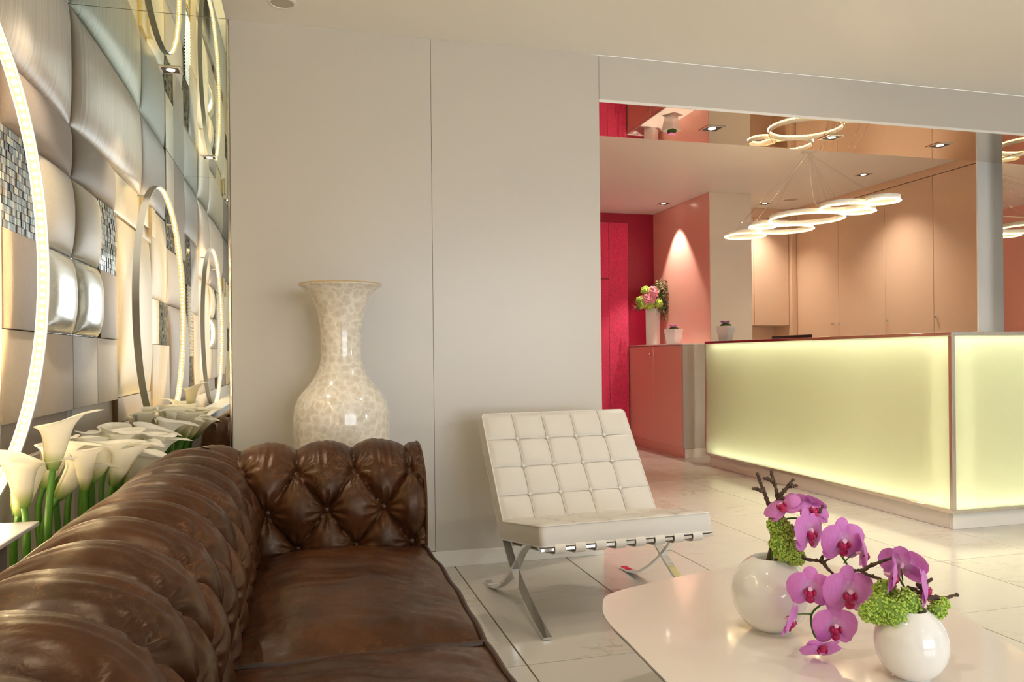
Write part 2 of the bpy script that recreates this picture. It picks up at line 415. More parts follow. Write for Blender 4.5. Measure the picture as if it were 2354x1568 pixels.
# floor: slab with marble tiles on it
floor = struct('floor', MB().box(XW - 0.1, XR + 0.1, YF - 0.1, D3 + 0.2, -0.12, -0.004), M['grout'], label='cream marble tiled floor of the lobby', cat='floor')
TX0, TPX, TY0, TPY = 0.7442, 0.60, 2.60, 0.675
tme = MB().rbox(-TPX / 2 + 0.0026, TPX / 2 - 0.0026, -TPY / 2 + 0.0026, TPY / 2 - 0.0026, -0.004, 0.0, 0.0012, 1).mesh('tile', M['marble'], False)
for i in range(-3, 12):
    for j in range(-11, 10):
        x = TX0 + (i + 0.5) * TPX; y = TY0 + (j + 0.5) * TPY
        if x < XW - 0.2 or x > XR or y < YF or y > D3 + 0.2: continue
        inst(tme, 'tile', floor, (x, y, 0))

# ceilings
ceil = struct('ceiling', MB().box(XA, XR, YF, D, HC, HC + 0.1).box(XW - 0.1, XA, YF, D, HC + 0.012, HC + 0.1), M['ceiling'], label='plain cream ceiling of the lobby', cat='ceiling')
struct('ceiling_reception', MB().box(XC - 0.1, 6.3, D2 - 0.12, D3, H2, H2 + 0.1), M['ceiling2'], label='cream ceiling above the reception desk', cat='ceiling')
# wall behind the camera with the street window
WX0, WX1, WZ0, WZ1 = 0.7, 5.1, 0.3, 2.6
struct('wall_front', MB().box(XW - 0.1, WX0, YF - 0.12, YF, 0, HC + .1).box(WX1, XR, YF - 0.12, YF, 0, HC + .1).box(WX0, WX1, YF - 0.12, YF, 0, WZ0).box(WX0, WX1, YF - 0.12, YF, WZ1, HC + .1), M['wall'], label='beige wall behind the camera with the street window', cat='wall')
win = struct('window_1', MB().box(WX0, WX1, YF - 0.08, YF - 0.074, WZ0, WZ1), M['clear'], label='wide street window behind the camera', cat='window')
for k in range(4):
    x = WX0 + (WX1 - WX0) * k / 3
    MB().box(x - 0.03, x + 0.03, YF - 0.1, YF - 0.04, WZ0, WZ1).build('window_frame', M['trim'], win, False)
struct('wall_right', MB().box(XR, XR + 0.1, YF, D, 0, HC + .1), M['wall'], label='beige wall on the far right of the lobby', cat='wall')
# back wall: two tall lacquered panels, baseboard
wb = struct('wall_back', MB().box(XA - 0.7, XC - 0.02, D + 0.012, D + 0.10, 0, HC + 0.1), M['wall'], label='beige lacquered wall behind the sofa and vase', cat='wall')
MB().rbox(XA + 0.012, XB - 0.0008, D, D + 0.012, 0.085, HC, 0.0008, 1).build('wall_panel', M['wall'], wb)
MB().rbox(XB + 0.0008, XC, D, D + 0.10, 0.0, HC, 0.0008, 1).build('wall_panel', M['wall'], wb)
struct('baseboard_back', MB().rbox(XA, XC - 0.002, D - 0.012, D, 0.0, 0.082, 0.002, 1), M['trim'], label='white baseboard along the beige wall', cat='baseboard')
# lintel and mirrored soffit over the reception opening
struct('wall_lintel', MB().rbox(XC + 0.0015, XR, D, D + 0.10, HS + 0.013, HC, 0.001, 1), M['wall'], label='beige lintel above the reception opening', cat='wall')
struct('wall_above_soffit', MB().box(XC, XR, D + 0.10, D2, HS + 0.012, H2 + 0.1), M['wall'])
tag(MB().rbox(XC, XCOL1, D + 0.004, D2, HS + 0.0, HS + 0.012, 0.001, 1).build('soffit_mirror', M['bmirror']), 'bronze mirror strip under the lintel over the reception opening', 'mirror')
struct('trim_1', MB().box(XC, XR, D - 0.001, D + 0.0035, HS - 0.002, HS + 0.013), M['trim'], label='thin white edge below the beige lintel', cat='trim')
# reception surround
struct('wall_reception_left', MB().box(XC - 0.10, XC - 0.05, D + 0.101, D3, 0, H2), M['salmon'], label='salmon wall on the left of the reception room', cat='wall')
wr = struct('wall_reception_back', MB().box(XC - 0.1, 6.3, D3, D3 + 0.1, 0, H2), M['crimson'], label='deep crimson wall at the end of the passage', cat='wall')
dr = MB().rbox(2.7, 3.517, D3 - 0.03, D3, 0, 2.64, 0.002, 1).build('door_1', M['velvet']); tag(dr, 'brighter red velvet door leaf in the crimson wall', 'door', kind='structure')
MB().rbox(3.519, 3.762, D3 - 0.035, D3, 0, 2.64, 0.002, 1).build('door_panel', M['velvet'], dr)
MB().rbox(2.7, 3.517, D3 - 0.036, D3 - 0.03, 1.96, 1.985, 0.002, 1).build('door_rail', M['crimson'], dr)
# block with the salmon side and cream front
blk = struct('wall_reception_block', MB().rbox(XS, 4.606, D4, D3, 0, H2, 0.003, 1), M['cream'], label='cream block wall between passage and desk', cat='wall')
MB().rbox(XS - 0.006, XS, D4 + 0.004, D3, 1.18, H2, 0.001, 1).build('side_panel', M['salmon'], blk)
struct('wall_reception_niche', MB().box(4.6, 5.7, 8.29, 8.4, 0, H2), M['peach'], label='wall behind the tall niche cabinet', cat='wall')
struct('wall_reception_right', MB().box(6.2, 6.3, D2, D3, 0, H2), M['peach'])
# wall cabinet in the niche
t = thing('wall_cabinet', 'narrow peach wall cabinet in the niche behind the desk', 'cabinet', (4.95, 8.0, 1.395))
MB().rbox(-0.33, 0.585, 0.0, 0.285, 0, 1.25, 0.002, 1).build('body', M['peach'], t)
MB().rbox(-0.33, 0.12, -0.018, -0.001, 0, 1.25, 0.002, 1).build('door', M['peach'], t)
MB().rbox(0.123, 0.585, -0.018, -0.001, 0, 1.25, 0.002, 1).build('door', M['peach'], t)
struct('trim_2', MB().rbox(4.61, 5.54, 7.99, 8.28, 2.65, H2, 0.002, 1), M['peach'], label='filler strip above the niche cabinet', cat='trim')
# pilaster
struct('wall_pilaster', MB().rbox(5.54, 6.2, 7.93, 8.30, 0, H2, 0.002, 1), M['peach'], label='peach pilaster beside the tall cabinets', cat='wall')
# tall cabinets along the right of the reception
XK = 5.605
ys = [7.92, 7.198, 6.504, 5.889, 5.22]
labs = ['peach tall cupboard farthest back, beside the pilaster', 'peach tall cupboard second from the back wall', 'peach tall cupboard third from the back wall', 'pinkish tall cupboard nearest the cream column']
knobs = [(7.273,), (7.174,), (6.465,), (5.853,)]
for i in range(4):
    y1, y0 = ys[i], ys[i + 1]
    t = thing('tall_cupboard', labs[i], 'cupboard', (XK, y0, 0), group='tall cupboards behind the desk')
    MB().rbox(0.02, 0.56, 0.001, y1 - y0 - 0.001, 0.0, 2.685, 0.002, 1).build('body', M['peach'], t)
    d = MB().rbox(0, 0.019, 0.0022, y1 - y0 - 0.0022, 0.08, 2.685, 0.002, 1).build('door', M['peach'], t)
    ky = knobs[i][0] - y0
    k = MB().lathe([(0.004, 0), (0.004, 0.012), (0.011, 0.016), (0.013, 0.022), (0.009, 0.028), (0.001, 0.029)], 16)
    k.xform(Matrix.Translation((0, ky, 1.385)) @ Matrix.Rotation(-PI / 2, 4, 'Y'))
    k.build('knob', M['chrome'], d)
struct('trim_3', MB().rbox(XK - 0.004, 6.2, 5.0, 7.93, 2.69, H2, 0.002, 1), M['peach'], label='peach strip above the tall cupboards', cat='trim')
# column and side mirror
struct('wall_column', MB().rbox(XCOL0, XCOL1, D2, D2 + 0.012, 0, H2, 0.002, 1).box(XCOL1, 6.2, D2 + 0.001, D2 + 0.06, 0, H2), M['trim'], label='cream column at the right end of the reception', cat='wall')
tag(MB().rbox(4.80, 4.812, 4.05, 4.412, 0.0, HS - 0.001, 0.001, 1).build('side_mirror', M['mirror']), 'tall mirror on the side wall right of the cream column', 'mirror')
struct('wall_back_right', MB().box(4.815, XR, D + 0.13, D + 0.2, 0, HS), M['wall'], label='beige wall to the right of the opening', cat='wall')

# low salmon cabinet
t = thing('low_cabinet', 'low salmon cabinet with grey side under the bouquet', 'cabinet', (XCB, D4, 0))
LC = D3 - D4 - 0.006
MB().rbox(0.02, 0.335, 0.02, LC, 0.0, 0.10, 0.002, 1).build('plinth', M['salmon'], t)
MB().rbox(0.02, 0.335, -0.02, -0.001, 0.0, 0.10, 0.002, 1).build('plinth', M['trim'], t)
MB().rbox(XS, 4.60, D4 - 0.02, D4, 0.0, 0.10, 0.002, 1).build('plinth', M['trim'], blk); MB().rbox(XS, 4.60, D4 - 0.03, D4, 0.10, 1.182, 0.002, 1).build('front_panel', M['wall'], blk)
MB().rbox(0.02, 0.335, 0.004, LC, 0.10, 1.165, 0.002, 1).build('body', M['salmon'], t)
MB().rbox(0.0, 0.335, -0.03, 0.002, 0.10, 1.165, 0.002, 1).build('side_panel', M['wall'], t)
MB().rbox(-0.002, 0.335, -0.03, LC, 1.166, 1.182, 0.002, 1).build('top', M['frost'], t)
for s, (a, b2) in enumerate(((0.004, LC / 2 - 0.002), (LC / 2 + 0.002, LC))):
    d = MB().rbox(0.0, 0.019, a, b2, 0.105, 1.16, 0.002, 1).build('door', M['salmon'], t)
    ky = LC / 2 + (-0.05 if s == 0 else 0.05)
    k = MB().lathe([(0.004, 0), (0.004, 0.012), (0.012, 0.016), (0.014, 0.022), (0.009, 0.028), (0.001, 0.029)], 16)
    k.xform(Matrix.Translation((0, ky, 1.075)) @ Matrix.Rotation(-PI / 2, 4, 'Y')); k.build('knob', M['chrome'], d)

# ------------------------------------------------------------------ reception desk
DX, DY0, DY1, DZ0, DZ1 = 3.742, 3.80, 6.75, 0.10, 1.19
t = thing('reception_desk', 'glowing glass-fronted reception desk with polished metal frame', 'desk', (DX, DY0, 0))
L1 = DY1 - DY0; L2 = 1.9
MB().rbox(0.03, L2, 0.03, 0.06, 0.0, DZ0, 0.002, 1).build('plinth', M['trim'], t)
MB().rbox(0.03, 0.06, 0.06, L1 - 0.03, 0.0, DZ0, 0.002, 1).build('plinth', M['trim'], t)
fw = 0.022
def bar(x0, x1, y0, y1, z0, z1): return MB().rbox(x0, x1, y0, y1, z0, z1, 0.0015, 1).build('frame_bar', M['steel'], t)
bar(0, 0.24, 0, L1, DZ1 - fw, DZ1); bar(0.24, L2, 0, 0.24, DZ1 - fw, DZ1)
bar(0, 0.24, 0, L1, DZ0, DZ0 + fw); bar(0.24, L2, 0, 0.24, DZ0, DZ0 + fw)
bar(0, 0.026, 0, 0.026, DZ0 + fw, DZ1 - fw); bar(0, 0.14, L1 - 0.014, L1, DZ0 + fw, DZ1 - fw)
MB().box(0.008, 0.014, 0.026, L1 - 0.014, DZ0 + fw, DZ1 - fw).build('glass_pane', M['pane'], t, False)
MB().box(0.026, L2, 0.008, 0.014, DZ0 + fw, DZ1 - fw).build('glass_pane', M['pane'], t, False)
MB().box(0.15, 0.16, 0.16, L1 - 0.014, DZ0 + fw, DZ1 - fw).build('light_box_back', M['boxback'], t, False)
MB().box(0.15, L2, 0.15, 0.16, DZ0 + fw, DZ1 - fw).build('light_box_back', M['boxback'], t, False)
for z in (DZ0 + fw + 0.001, DZ1 - fw - 0.009):
    MB().box(0.046, 0.064, 0.06, L1 - 0.12, z, z + 0.008).build('light_strip', M['striplight'], t, False)
    MB().box(0.07, L2, 0.046, 0.064, z, z + 0.008).build('light_strip', M['striplight'], t, False)
MB().rbox(0.24, 0.80, 0.24, L1, DZ1 - 0.44, DZ1 - 0.40, 0.003, 1).build('worktop', M['trim'], t)
MB().rbox(0.17, 0.24, 0.17, L1, 0.0, DZ1 - 0.022, 0.003, 1).build('inner_panel', M['trim'], t)

# ------------------------------------------------------------------ left mirror niche
wm = MB().rbox(XW, XA, D, D + 0.01, 0, HC + 0.012, 0.001, 1).build('wall_mirror', M['mirror']); tag(wm, 'tall wall mirror between the padded wall and the beige wall', 'mirror')
struct('trim_4', MB().rbox(XA, XA + 0.011, D - 0.006, D + 0.012, 0, HC, 0.001, 1), M['steel'], label='thin metal edge of the tall wall mirror', cat='trim')
tag(MB().rbox(XW, XA, 0.462, D - 0.002, HC, HC + 0.01, 0.001, 1).build('ceiling_mirror', M['gmirror']), 'greenish ceiling mirror panel nearest the wall mirror', 'mirror', 'ceiling mirror panels')
tag(MB().rbox(XW, XA, YF, 0.458, HC, HC + 0.01, 0.001, 1).build('ceiling_mirror', M['gmirror']), 'greenish ceiling mirror panel farther toward the street window', 'mirror', 'ceiling mirror panels')
wl = struct('wall_left', MB().box(XW - 0.12, XW - 0.02, YF, D + .1, 0, HC + .1), M['taupe'], label='wall clad in a patchwork of padded fabric panels', cat='wall')
def pad(y0, y1, z0, z1, m, depth=0.03, power=4.0, kind='pad', base=0.0, nu=14, nv=14, wr=0.0):
    g = 0.0015; y0 += g; y1 -= g; z0 += g; z1 -= g
    cy, cz = (y0 + y1) / 2, (z0 + z1) / 2
    def fn(u, v):
        # denser samples near the rim
        a = 0.5 - 0.5 * math.cos(PI * u); b = 0.5 - 0.5 * math.cos(PI * v)
        q = (1 - abs(2 * a - 1) ** power) * (1 - abs(2 * b - 1) ** power)
        d = depth * q ** 0.5
        if wr:
            e = max(abs(2 * a - 1), abs(2 * b - 1)); d -= wr * max(0, e - 0.55) * (0.5 + 0.5 * math.sin((a * 31 + b * 27)))
        return (base + 0.004 + d, y0 + (y1 - y0) * a - cy, z0 + (z1 - z0) * b - cz)
    mb = MB().grid(fn, nu, nv)
    mb.box(-0.02, base + 0.004, y0 - cy, y1 - cy, z0 - cz, z1 - cz)
    o = mb.build(kind, m, wl, angle=60); o.location = (XW, cy, cz); return o
def mosaic(y0, y1, z0, z1):
    o = MB().box(-0.02, 0.006, y0, y1, z0, z1).build('mosaic_backing', M['dark'], wl, False); o.location = (XW, 0, 0)
    mb = MB(); py, pz = 0.0235, 0.026
    ny = int((y1 - y0) / py); nzz = int((z1 - z0) / pz); py = (y1 - y0) / ny; pz = (z1 - z0) / nzz
    for i in range(ny):
        for j in range(nzz):
            e = random.uniform(0.009, 0.013)
            mb.box(0.006, e, y0 + i * py + 0.0012, y0 + (i + 1) * py - 0.0012, z0 + j * pz + 0.0012, z0 + (j + 1) * pz - 0.0012)
    o = mb.build('mosaic', M['mosaic'], wl, False); o.location = (XW, 0, 0); o['kind'] = 'stuff'
def flat(y0, y1, z0, z1, m, d=0.012, kind='panel'):
    cy, cz = (y0 + y1) / 2, (z0 + z1) / 2
    o = MB().rbox(-0.02, d, y0 - cy + 0.0015, y1 - cy - 0.0015, z0 - cz + 0.0015, z1 - cz - 0.0015, 0.004, 2).build(kind, m, wl); o.location = (XW, cy, cz); return o
def reflection_stripes(y0, y1, z0, z1, m):  # ribs shaped to imitate LED stripes reflected in a polished silver pad
    mb = MB(); n = 22; h = (z1 - z0) / n; cz = (z0 + z1) / 2; cy = (y0 + y1) / 2
    def fn(u, v):
        return (0.008 + 0.010 * abs(math.sin(PI * n * v)), y0 - cy + (y1 - y0) * u, z0 - cz + (z1 - z0) * v)
    mb.grid(fn, 2, n * 8); mb.box(-0.02, 0.008, y0 - cy, y1 - cy, z0 - cz, z1 - cz)
    o = mb.build('reflection_ribs', m, wl); o.location = (XW, cy, cz)
def wall_group(s):
    """patchwork from y = s (the mirror end) towards the window, about 5.6 m long"""
    Y = lambda y: y - 3.9255 + s
    pad(Y(2.34), Y(3.9255), 2.14, HC, M['satinglint'], 0.055, 3.2, nu=30, nv=16)
    pad(Y(1.40), Y(2.34), 2.14, HC, M['greyf'], 0.03, 3.5)
    pad(Y(3.08), Y(3.9255), 1.90, 2.14, M['brownf'], 0.045, 2.6, nu=22)
    pad(Y(2.34), Y(3.08), 1.90, 2.14, M['gold'], 0.006, 8)
    flat(Y(2.16), Y(2.34), 1.95, 2.14, M['gold'], 0.03); flat(Y(2.02), Y(2.16), 1.90, 2.10, M['satin'], 0.045)
    flat(Y(2.02), Y(2.34), 1.87, 1.95, M['satin'], 0.015)
    pad(Y(3.45), Y(3.9255), 1.54, 1.90, M['satin'], 0.05, 2.4)
    mosaic(Y(3.045), Y(3.45), 1.54, 1.90)
    pad(Y(3.45), Y(3.9255), 1.187, 1.54, M['silver'], 0.06, 2.6, wr=0.02, nu=20, nv=20)
    flat(Y(3.05), Y(3.45), 1.187, 1.54, M['brownf'], 0.018)
    flat(Y(3.05), Y(3.49), 0.85, 1.187, M['beigef'], 0.010); flat(Y(3.49), Y(3.9255), 0.85, 1.187, M['beigef'], 0.010)
    pad(Y(2.06), Y(3.045), 0.86, 1.885, M['satin'], 0.06, 2.2, nu=20, nv=20)
    flat(Y(2.06), Y(3.045), 0.72, 0.86, M['brownf'], 0.010)
    pad(Y(1.40), Y(2.05), 1.50, 2.13, M['satin'], 0.03, 3)
    flat(Y(1.72), Y(2.05), 1.18, 1.50, M['gold'], 0.012); mosaic(Y(1.33), Y(1.72), 1.18, 1.50)
    flat(Y(1.33), Y(2.05), 0.72, 1.18, M['wood'], 0.02)
    mosaic(Y(1.02), Y(1.40), 1.94, 2.25); flat(Y(1.02), Y(1.40), 2.25, HC, M['satin'], 0.02)
    pad(Y(0.45), Y(1.40), 1.50, 1.94, M['beigef'], 0.04, 2.6)
    pad(Y(0.30), Y(1.33), 0.72, 1.50, M['brownf'], 0.06, 2.4)
    flat(Y(0.45), Y(1.02), 1.94, HC, M['brownf'], 0.02)
    mosaic(Y(0.05), Y(0.45), 1.75, 2.20); pad(Y(-0.5), Y(0.45), 2.20, HC, M['greyf'], 0.03, 3.5)
    pad(Y(-0.5), Y(0.05), 1.50, 2.20, M['greyf'], 0.03, 3)
    reflection_stripes(Y(-0.10), Y(0.28), 1.10, 1.75, M['silver']); mosaic(Y(-0.10), Y(0.28), 0.80, 1.10)
    flat(Y(-0.5), Y(-0.10), 0.72, 1.50, M['wood'], 0.02)
    pad(Y(-1.4), Y(-0.5), 1.9, HC, M['satinglint'], 0.055, 3.2); pad(Y(-1.4), Y(-0.5), 0.85, 1.9, M['satin'], 0.05, 2.4)
wall_group(3.9255); wall_group(3.9255 - 5.33)

# LED hoops in front of the padded wall
def hoop(cy, cz, r, label):
    t = thing('led_hoop', label, 'lamp', (-0.889, cy, cz), group='big LED hoops on the padded wall')
    w = 0.019; th = 0.007
    N = 128
    def ringp(a, rr, x): return (x, rr * math.cos(a) * 1.03, rr * math.sin(a) * 0.935)
    mb = MB(); prof = [(r, -w), (r + th, -w), (r + th, w), (r, w)]
    vs = [ringp(2 * PI * k / N, q[0], q[1]) for k in range(N) for q in prof]; fs = []
    for k in range(N):
        for j in range(4):
            a = k * 4 + j; b = k * 4 + (j + 1) % 4; k2 = ((k + 1) % N) * 4
            fs.append((a, b, k2 + (j + 1) % 4, k2 + j))
    mb.add(vs, fs); mb.build('hoop_band', M['hoop'], t)
    mb = MB(); vs = [ringp(2 * PI * k / N, r - 0.001, x) for k in range(N) for x in (-w * .62, w * .62)]
    mb.add(vs, [(k * 2, k * 2 + 1, ((k + 1) % N) * 2 + 1, ((k + 1) % N) * 2) for k in range(N)])
    mb.build('light_band', M['ledstrip'], t)
    mb = MB(); n = 180
    for k in range(n):
        a = 2 * PI * k / n; p = ringp(a, r - 0.003, 0.0); mb.sphere(p, 0.0055, 6, 4)
    o = mb.build('led_beads', M['led'], t); o['kind'] = 'stuff'
    for s in (0.62, -0.62):
        p = ringp(s + PI / 2, r + th, 0); MB().tube([(-w, p[1], p[2]), (-0.055, p[1], p[2])], 0.005, 8).build('wall_bracket', M['hoop'], t)
    return t
hoop(2.232, 1.395, 0.862, 'large glowing LED hoop on the padded wall above the calla lilies')
hoop(-0.79, 1.40, 0.862, 'second LED hoop seen only in the wall mirror')

# recessed downlights
def downlight(x, y, z, label, watts, target=None, size=1.5, cat='downlight', grp=None, s=0.045, radius=0.025, blend=0.7):
    t = thing('downlight', label, cat, (x, y, z), group=grp)
    o = s + 0.014
    mb = MB(); mb.box(-o, o, -o, -s, -0.004, 0.0).box(-o, o, s, o, -0.004, 0.0).box(-o, -s, -s, s, -0.004, 0.0).box(s, o, -s, s, -0.004, 0.0)
    mb.build('bezel', M['steel'], t, False)
    MB().box(-s, s, -s, s, -0.0015, 0.0).build('glass_cover', M['dark'], t, False)
    MB().lathe([(s * .5, -0.0035), (s * .5, -0.002)], 20).build('lamp_face', M['lampface'], t)
    tg = target or (x, y, 0)
    spot('downlight_beam', (x, y, z - 0.012), tg, watts, size=size, blend=blend, radius=radius)
    return t
ND = 'downlights in the ceiling mirror'
downlight(-0.69, 3.166, HC, 'square downlight in the ceiling mirror nearest the wall mirror', 42, size=1.3, grp=ND)
downlight(-0.70, 1.19, HC, 'square downlight in the ceiling mirror above the sofa back', 36, size=1.3, grp=ND)
downlight(-0.70, -0.55, HC, 'square downlight in the ceiling mirror behind the camera', 30, size=1.3, grp=ND)
SD = 'downlights in the bronze soffit mirror'
downlight(2.414, 4.236, HS, 'square downlight in the soffit mirror nearest the beige wall', 46, grp=SD)
downlight(3.259, 4.236, HS, 'square downlight in the middle of the soffit mirror', 46, grp=SD)
downlight(4.093, 4.236, HS, 'square downlight in the soffit mirror nearest the column', 46, grp=SD)
RD = 'downlights in the reception ceiling'
downlight(3.924, 7.965, H2, 'square downlight in front of the salmon wall', 70, blend=0.35, size=1.2, grp=RD)
downlight(5.05, 7.72, H2, 'square downlight by the niche behind the desk', 50, blend=1.0, size=1.8, grp=RD)
downlight(5.16, 6.255, H2, 'square downlight in front of the tall cupboards', 56, blend=1.0, size=1.9, grp=RD)
LD = 'downlights in the lobby ceiling'
downlight(1.75, 2.75, HC, 'square downlight above the white chair, out of frame', 26, size=2.1, grp=LD)
downlight(0.25, 1.10, HC, 'added square downlight above the sofa, out of frame', 28, size=2.0, grp=LD)  # added ceiling light for the sofa area, no known fitting
downlight(3.1, 2.0, HC, 'square downlight above the coffee table, out of frame', 32, size=2.1, grp=LD)
downlight(1.6, -1.0, HC, 'added square downlight behind the camera, out of frame', 28, size=2.0, grp=LD)  # unseen light added to fill the lobby from behind
downlight(4.6, 1.0, HC, 'added square downlight at the far right of the lobby, out of frame', 110, size=2.1, grp=LD)  # added to brighten the column and lintel on the right
# round ceiling speakers
def speaker(x, y, z, r, label):
    t = thing('ceiling_speaker', label, 'speaker', (x, y, z), group='round ceiling speakers')
    MB().lathe([(r, 0.0), (r, -0.004), (r * 0.82, -0.007), (r * .8, -0.003)], 36, cap0=False, cap1=False).build('rim', M['white'], t)
    MB().lathe([(r * .8, -0.003), (r * .3, -0.004), (0.001, -0.004)], 36, cap0=False).build('grille', mat('grille_cloth', (0.52, 0.47, 0.41), 0.8), t)
speaker(-0.07, 3.68, HC, 0.064, 'round speaker in the lobby ceiling near the mirror')
speaker(5.20, 7.45, H2, 0.09, 'round speaker in the reception ceiling')

# ------------------------------------------------------------------ chandelier
ZR = 2.08
rings = [((1670.6, 549.5), (1756.6, 540)), ((1723.6, 526.5), (1785.8, 520)), ((1772, 515), (1941.4, 497)), ((1747, 536), (1868.4, 523)),
         ((1885.3, 486.5), (1996.4, 474)), ((1938.7, 494), (2012, 484.5)), ((1989, 469.5), (2070.7, 461))]
top = on_z(1858, 345, H2)
ch = thing('ring_chandelier', 'chandelier of seven glowing LED rings hanging above the reception desk', 'chandelier', (top.x, top.y, ZR))
MB().lathe([(0.06, 0), (0.06, -0.02), (0.05, -0.025)], 24, (0, 0, H2 - ZR)).build('canopy', M['white'], ch)
big = None
for i, (a, b) in enumerate(rings):
    pa, pb = on_z(a[0], a[1], ZR), on_z(b[0], b[1], ZR); c = (pa + pb) / 2; r = (pa - pb).length / 2 - 0.006
    dz = 0.001 * (i % 3)
    lx, ly = c.x - top.x, c.y - top.y
    N = 64
    o = MB().lathe([(r, 0.012 + dz), (r, 0.04 + dz), (r + 0.006, 0.04 + dz), (r + 0.006, 0.012 + dz), (r, 0.012 + dz)], N, (lx, ly, 0), False, False).build('ring_band', M['hoop'], ch)
    MB().lathe([(r + 0.001, 0.0 + dz), (r + 0.001, 0.0115 + dz), (r + 0.0055, 0.0115 + dz), (r + 0.0055, 0.0 + dz), (r + 0.001, 0 + dz)], N, (lx, ly, 0), False, False).build('light_band', M['ledring'], o)
    mb = MB(); n = int(2 * PI * r / 0.026)
    for k in range(n):
        an = 2 * PI * k / n
        for rr in (r - 0.002, r + 0.0085): mb.sphere((lx + rr * math.cos(an), ly + rr * math.sin(an), 0.006 + dz), 0.004, 6, 4)
    q = mb.build('led_beads', M['ledc'], o); q['kind'] = 'stuff'
    for an in ((0.5, 2.6, 4.7) if r > 0.2 else (1.0, 3.6)):
        p = Vector((lx + r * math.cos(an), ly + r * math.sin(an), 0.04 + dz))
        if i in (0, 2, 4, 6): MB().tube([p, (0.03 * math.cos(an), 0.03 * math.sin(an), H2 - ZR - 0.02)], 0.0012, 5).build('cable', M['steel'], ch)
    if i == 2: MB().tube(catmull([(lx + .0, ly - r, 0.04), (0.04, -0.02, 0.25), (0, 0, H2 - ZR - 0.02)], 8), 0.003, 6).build('power_cord', M['white'], ch)

# ------------------------------------------------------------------ chesterfield sofa
SX, SYA = -0.187, 2.772         # inner faces of back and far arm
RR, ZC = 0.185, 0.546          # roll radius and centre height
SXE, SYN = 0.425, 0.66         # front of the arms, inner face of the near arm
TA, TB = 0.196, 0.129
sofa = thing('chesterfield_sofa', 'dark brown tufted leather chesterfield sofa in front of the lilies', 'sofa', (0, 0, 0))
def tuft(s, t):
    sc = max(-TB, min(TB, s))
    p = t / TA + sc / (2 * TB); q = t / TA - sc / (2 * TB)
    f = (abs(math.sin(PI * p)) * abs(math.sin(PI * q))) ** 0.32
    h = 0.053 * f
    if s > TB: h *= max(0.25, 1 - (s - TB) / 0.55)
    if s < -TB: h *= max(0.3, 1 - (-TB - s) / 0.22)
    j = round(sc / TB); k = round(t / TA - j / 2)
    bt, bs = (k + j / 2) * TA, j * TB
    dx, dy = t - bt, s - bs; d = math.hypot(dx, dy)
    ang = math.atan2(dy, dx)
    h -= 0.012 * math.exp(-(d / 0.018) ** 2)
    h += 0.0055 * math.sin(ang * 11 + k * 2.1 + j) * math.exp(-((d - 0.035) / 0.028) ** 2)
    h += 0.006 * noise.noise(Vector((t * 9, s * 9, 3.1))) + 0.0022 * noise.noise(Vector((t * 45, s * 14, 7.7)))
    if s > TB: # fine pleats running over the roll
        h += 0.0022 * math.sin(t * 210 + 4 * noise.noise(Vector((t * 14, s * 6, 1)))) * abs(math.cos(PI * t / TA)) ** 0.5 * max(0, 1 - (s - TB) / 0.3)
    return h
S0, S1 = -0.29, RR * math.radians(238)
def prof(s):
    if s <= 0: return 0.0, ZC + s, 1.0, 0.0
    ph = s / RR
    return -RR + RR * math.cos(ph), ZC + RR * math.sin(ph), math.cos(ph), math.sin(ph)
NS = 170
def back_fn(u, v):
    s = S0 + (S1 - S0) * v; n, z, cn, sn = prof(s)
    y1 = SYA - n * 1.0; y0 = SYN + n * 1.0
    # mitre with the far arm: the row ends where offsets are equal
    t = y0 + (y1 - y0) * u
    h = tuft(s, t - 0.077)
    e = min(1.0, (y1 - t) / 0.03) if t > y1 - 0.03 else 1.0
    h *= 0.5 + 0.5 * e
    return (SX + n + cn * h, t, z + sn * h)
MB().grid(back_fn, 330, NS, flip=True).build('backrest', M['leather'], sofa, angle=75)
def arm_fn(sign, yface):
    def fn(u, v):
        s = S0 + (S1 - S0) * v; n, z, cn, sn = prof(s)
        x0 = SX + n; x1 = SXE - 0.006
        t = x0 + (x1 - x0) * u
        h = tuft(s, t - 0.077)
        ed = (x1 - t)
        if ed < 0.03: h = h * 0.4 + 0.6 * h * ed / 0.03 + (1 - ed / 0.03) * 0.004
        return (t, yface - sign * (n + cn * h), z + sn * h)
    return fn
MB().grid(arm_fn(1, SYA), 110, NS).build('arm', M['leather'], sofa, angle=75)
MB().grid(arm_fn(-1, SYN), 90, 90, flip=True).build('arm', M['leather'], sofa, angle=75)
# arm fronts
for sign, yf in ((1, SYA), (-1, SYN)):
    pts = []
    for k in range(44):
        s = S0 + (S1 - S0) * k / 43; n, z, cn, sn = prof(s); pts.append((yf - sign * (n + cn * 0.018), z + sn * 0.018))
    pts += [(yf + sign * 0.26, 0.40), (yf + sign * 0.26, 0.10), (yf, 0.10)]
    cyy = sum(p[0] for p in pts) / len(pts); czz = sum(p[1] for p in pts) / len(pts)
    vs = [(SXE - 0.012, p[0], p[1]) for p in pts] + [(SXE + 0.004, cyy + (p[0] - cyy) * .93, czz + (p[1] - czz) * .93) for p in pts]
    m_ = len(pts); fs = [(k, (k + 1) % m_, m_ + (k + 1) % m_, m_ + k) for k in range(m_)] + [tuple(range(m_, 2 * m_))]
    if sign < 0: fs = [f[::-1] for f in fs]
    MB().add(vs, fs).build('arm_front', M['leather'], sofa)
    MB().tube([(SXE - 0.004, p[0], p[1]) for p in pts[:44]], 0.005, 6).build('piping', M['leather'], sofa)
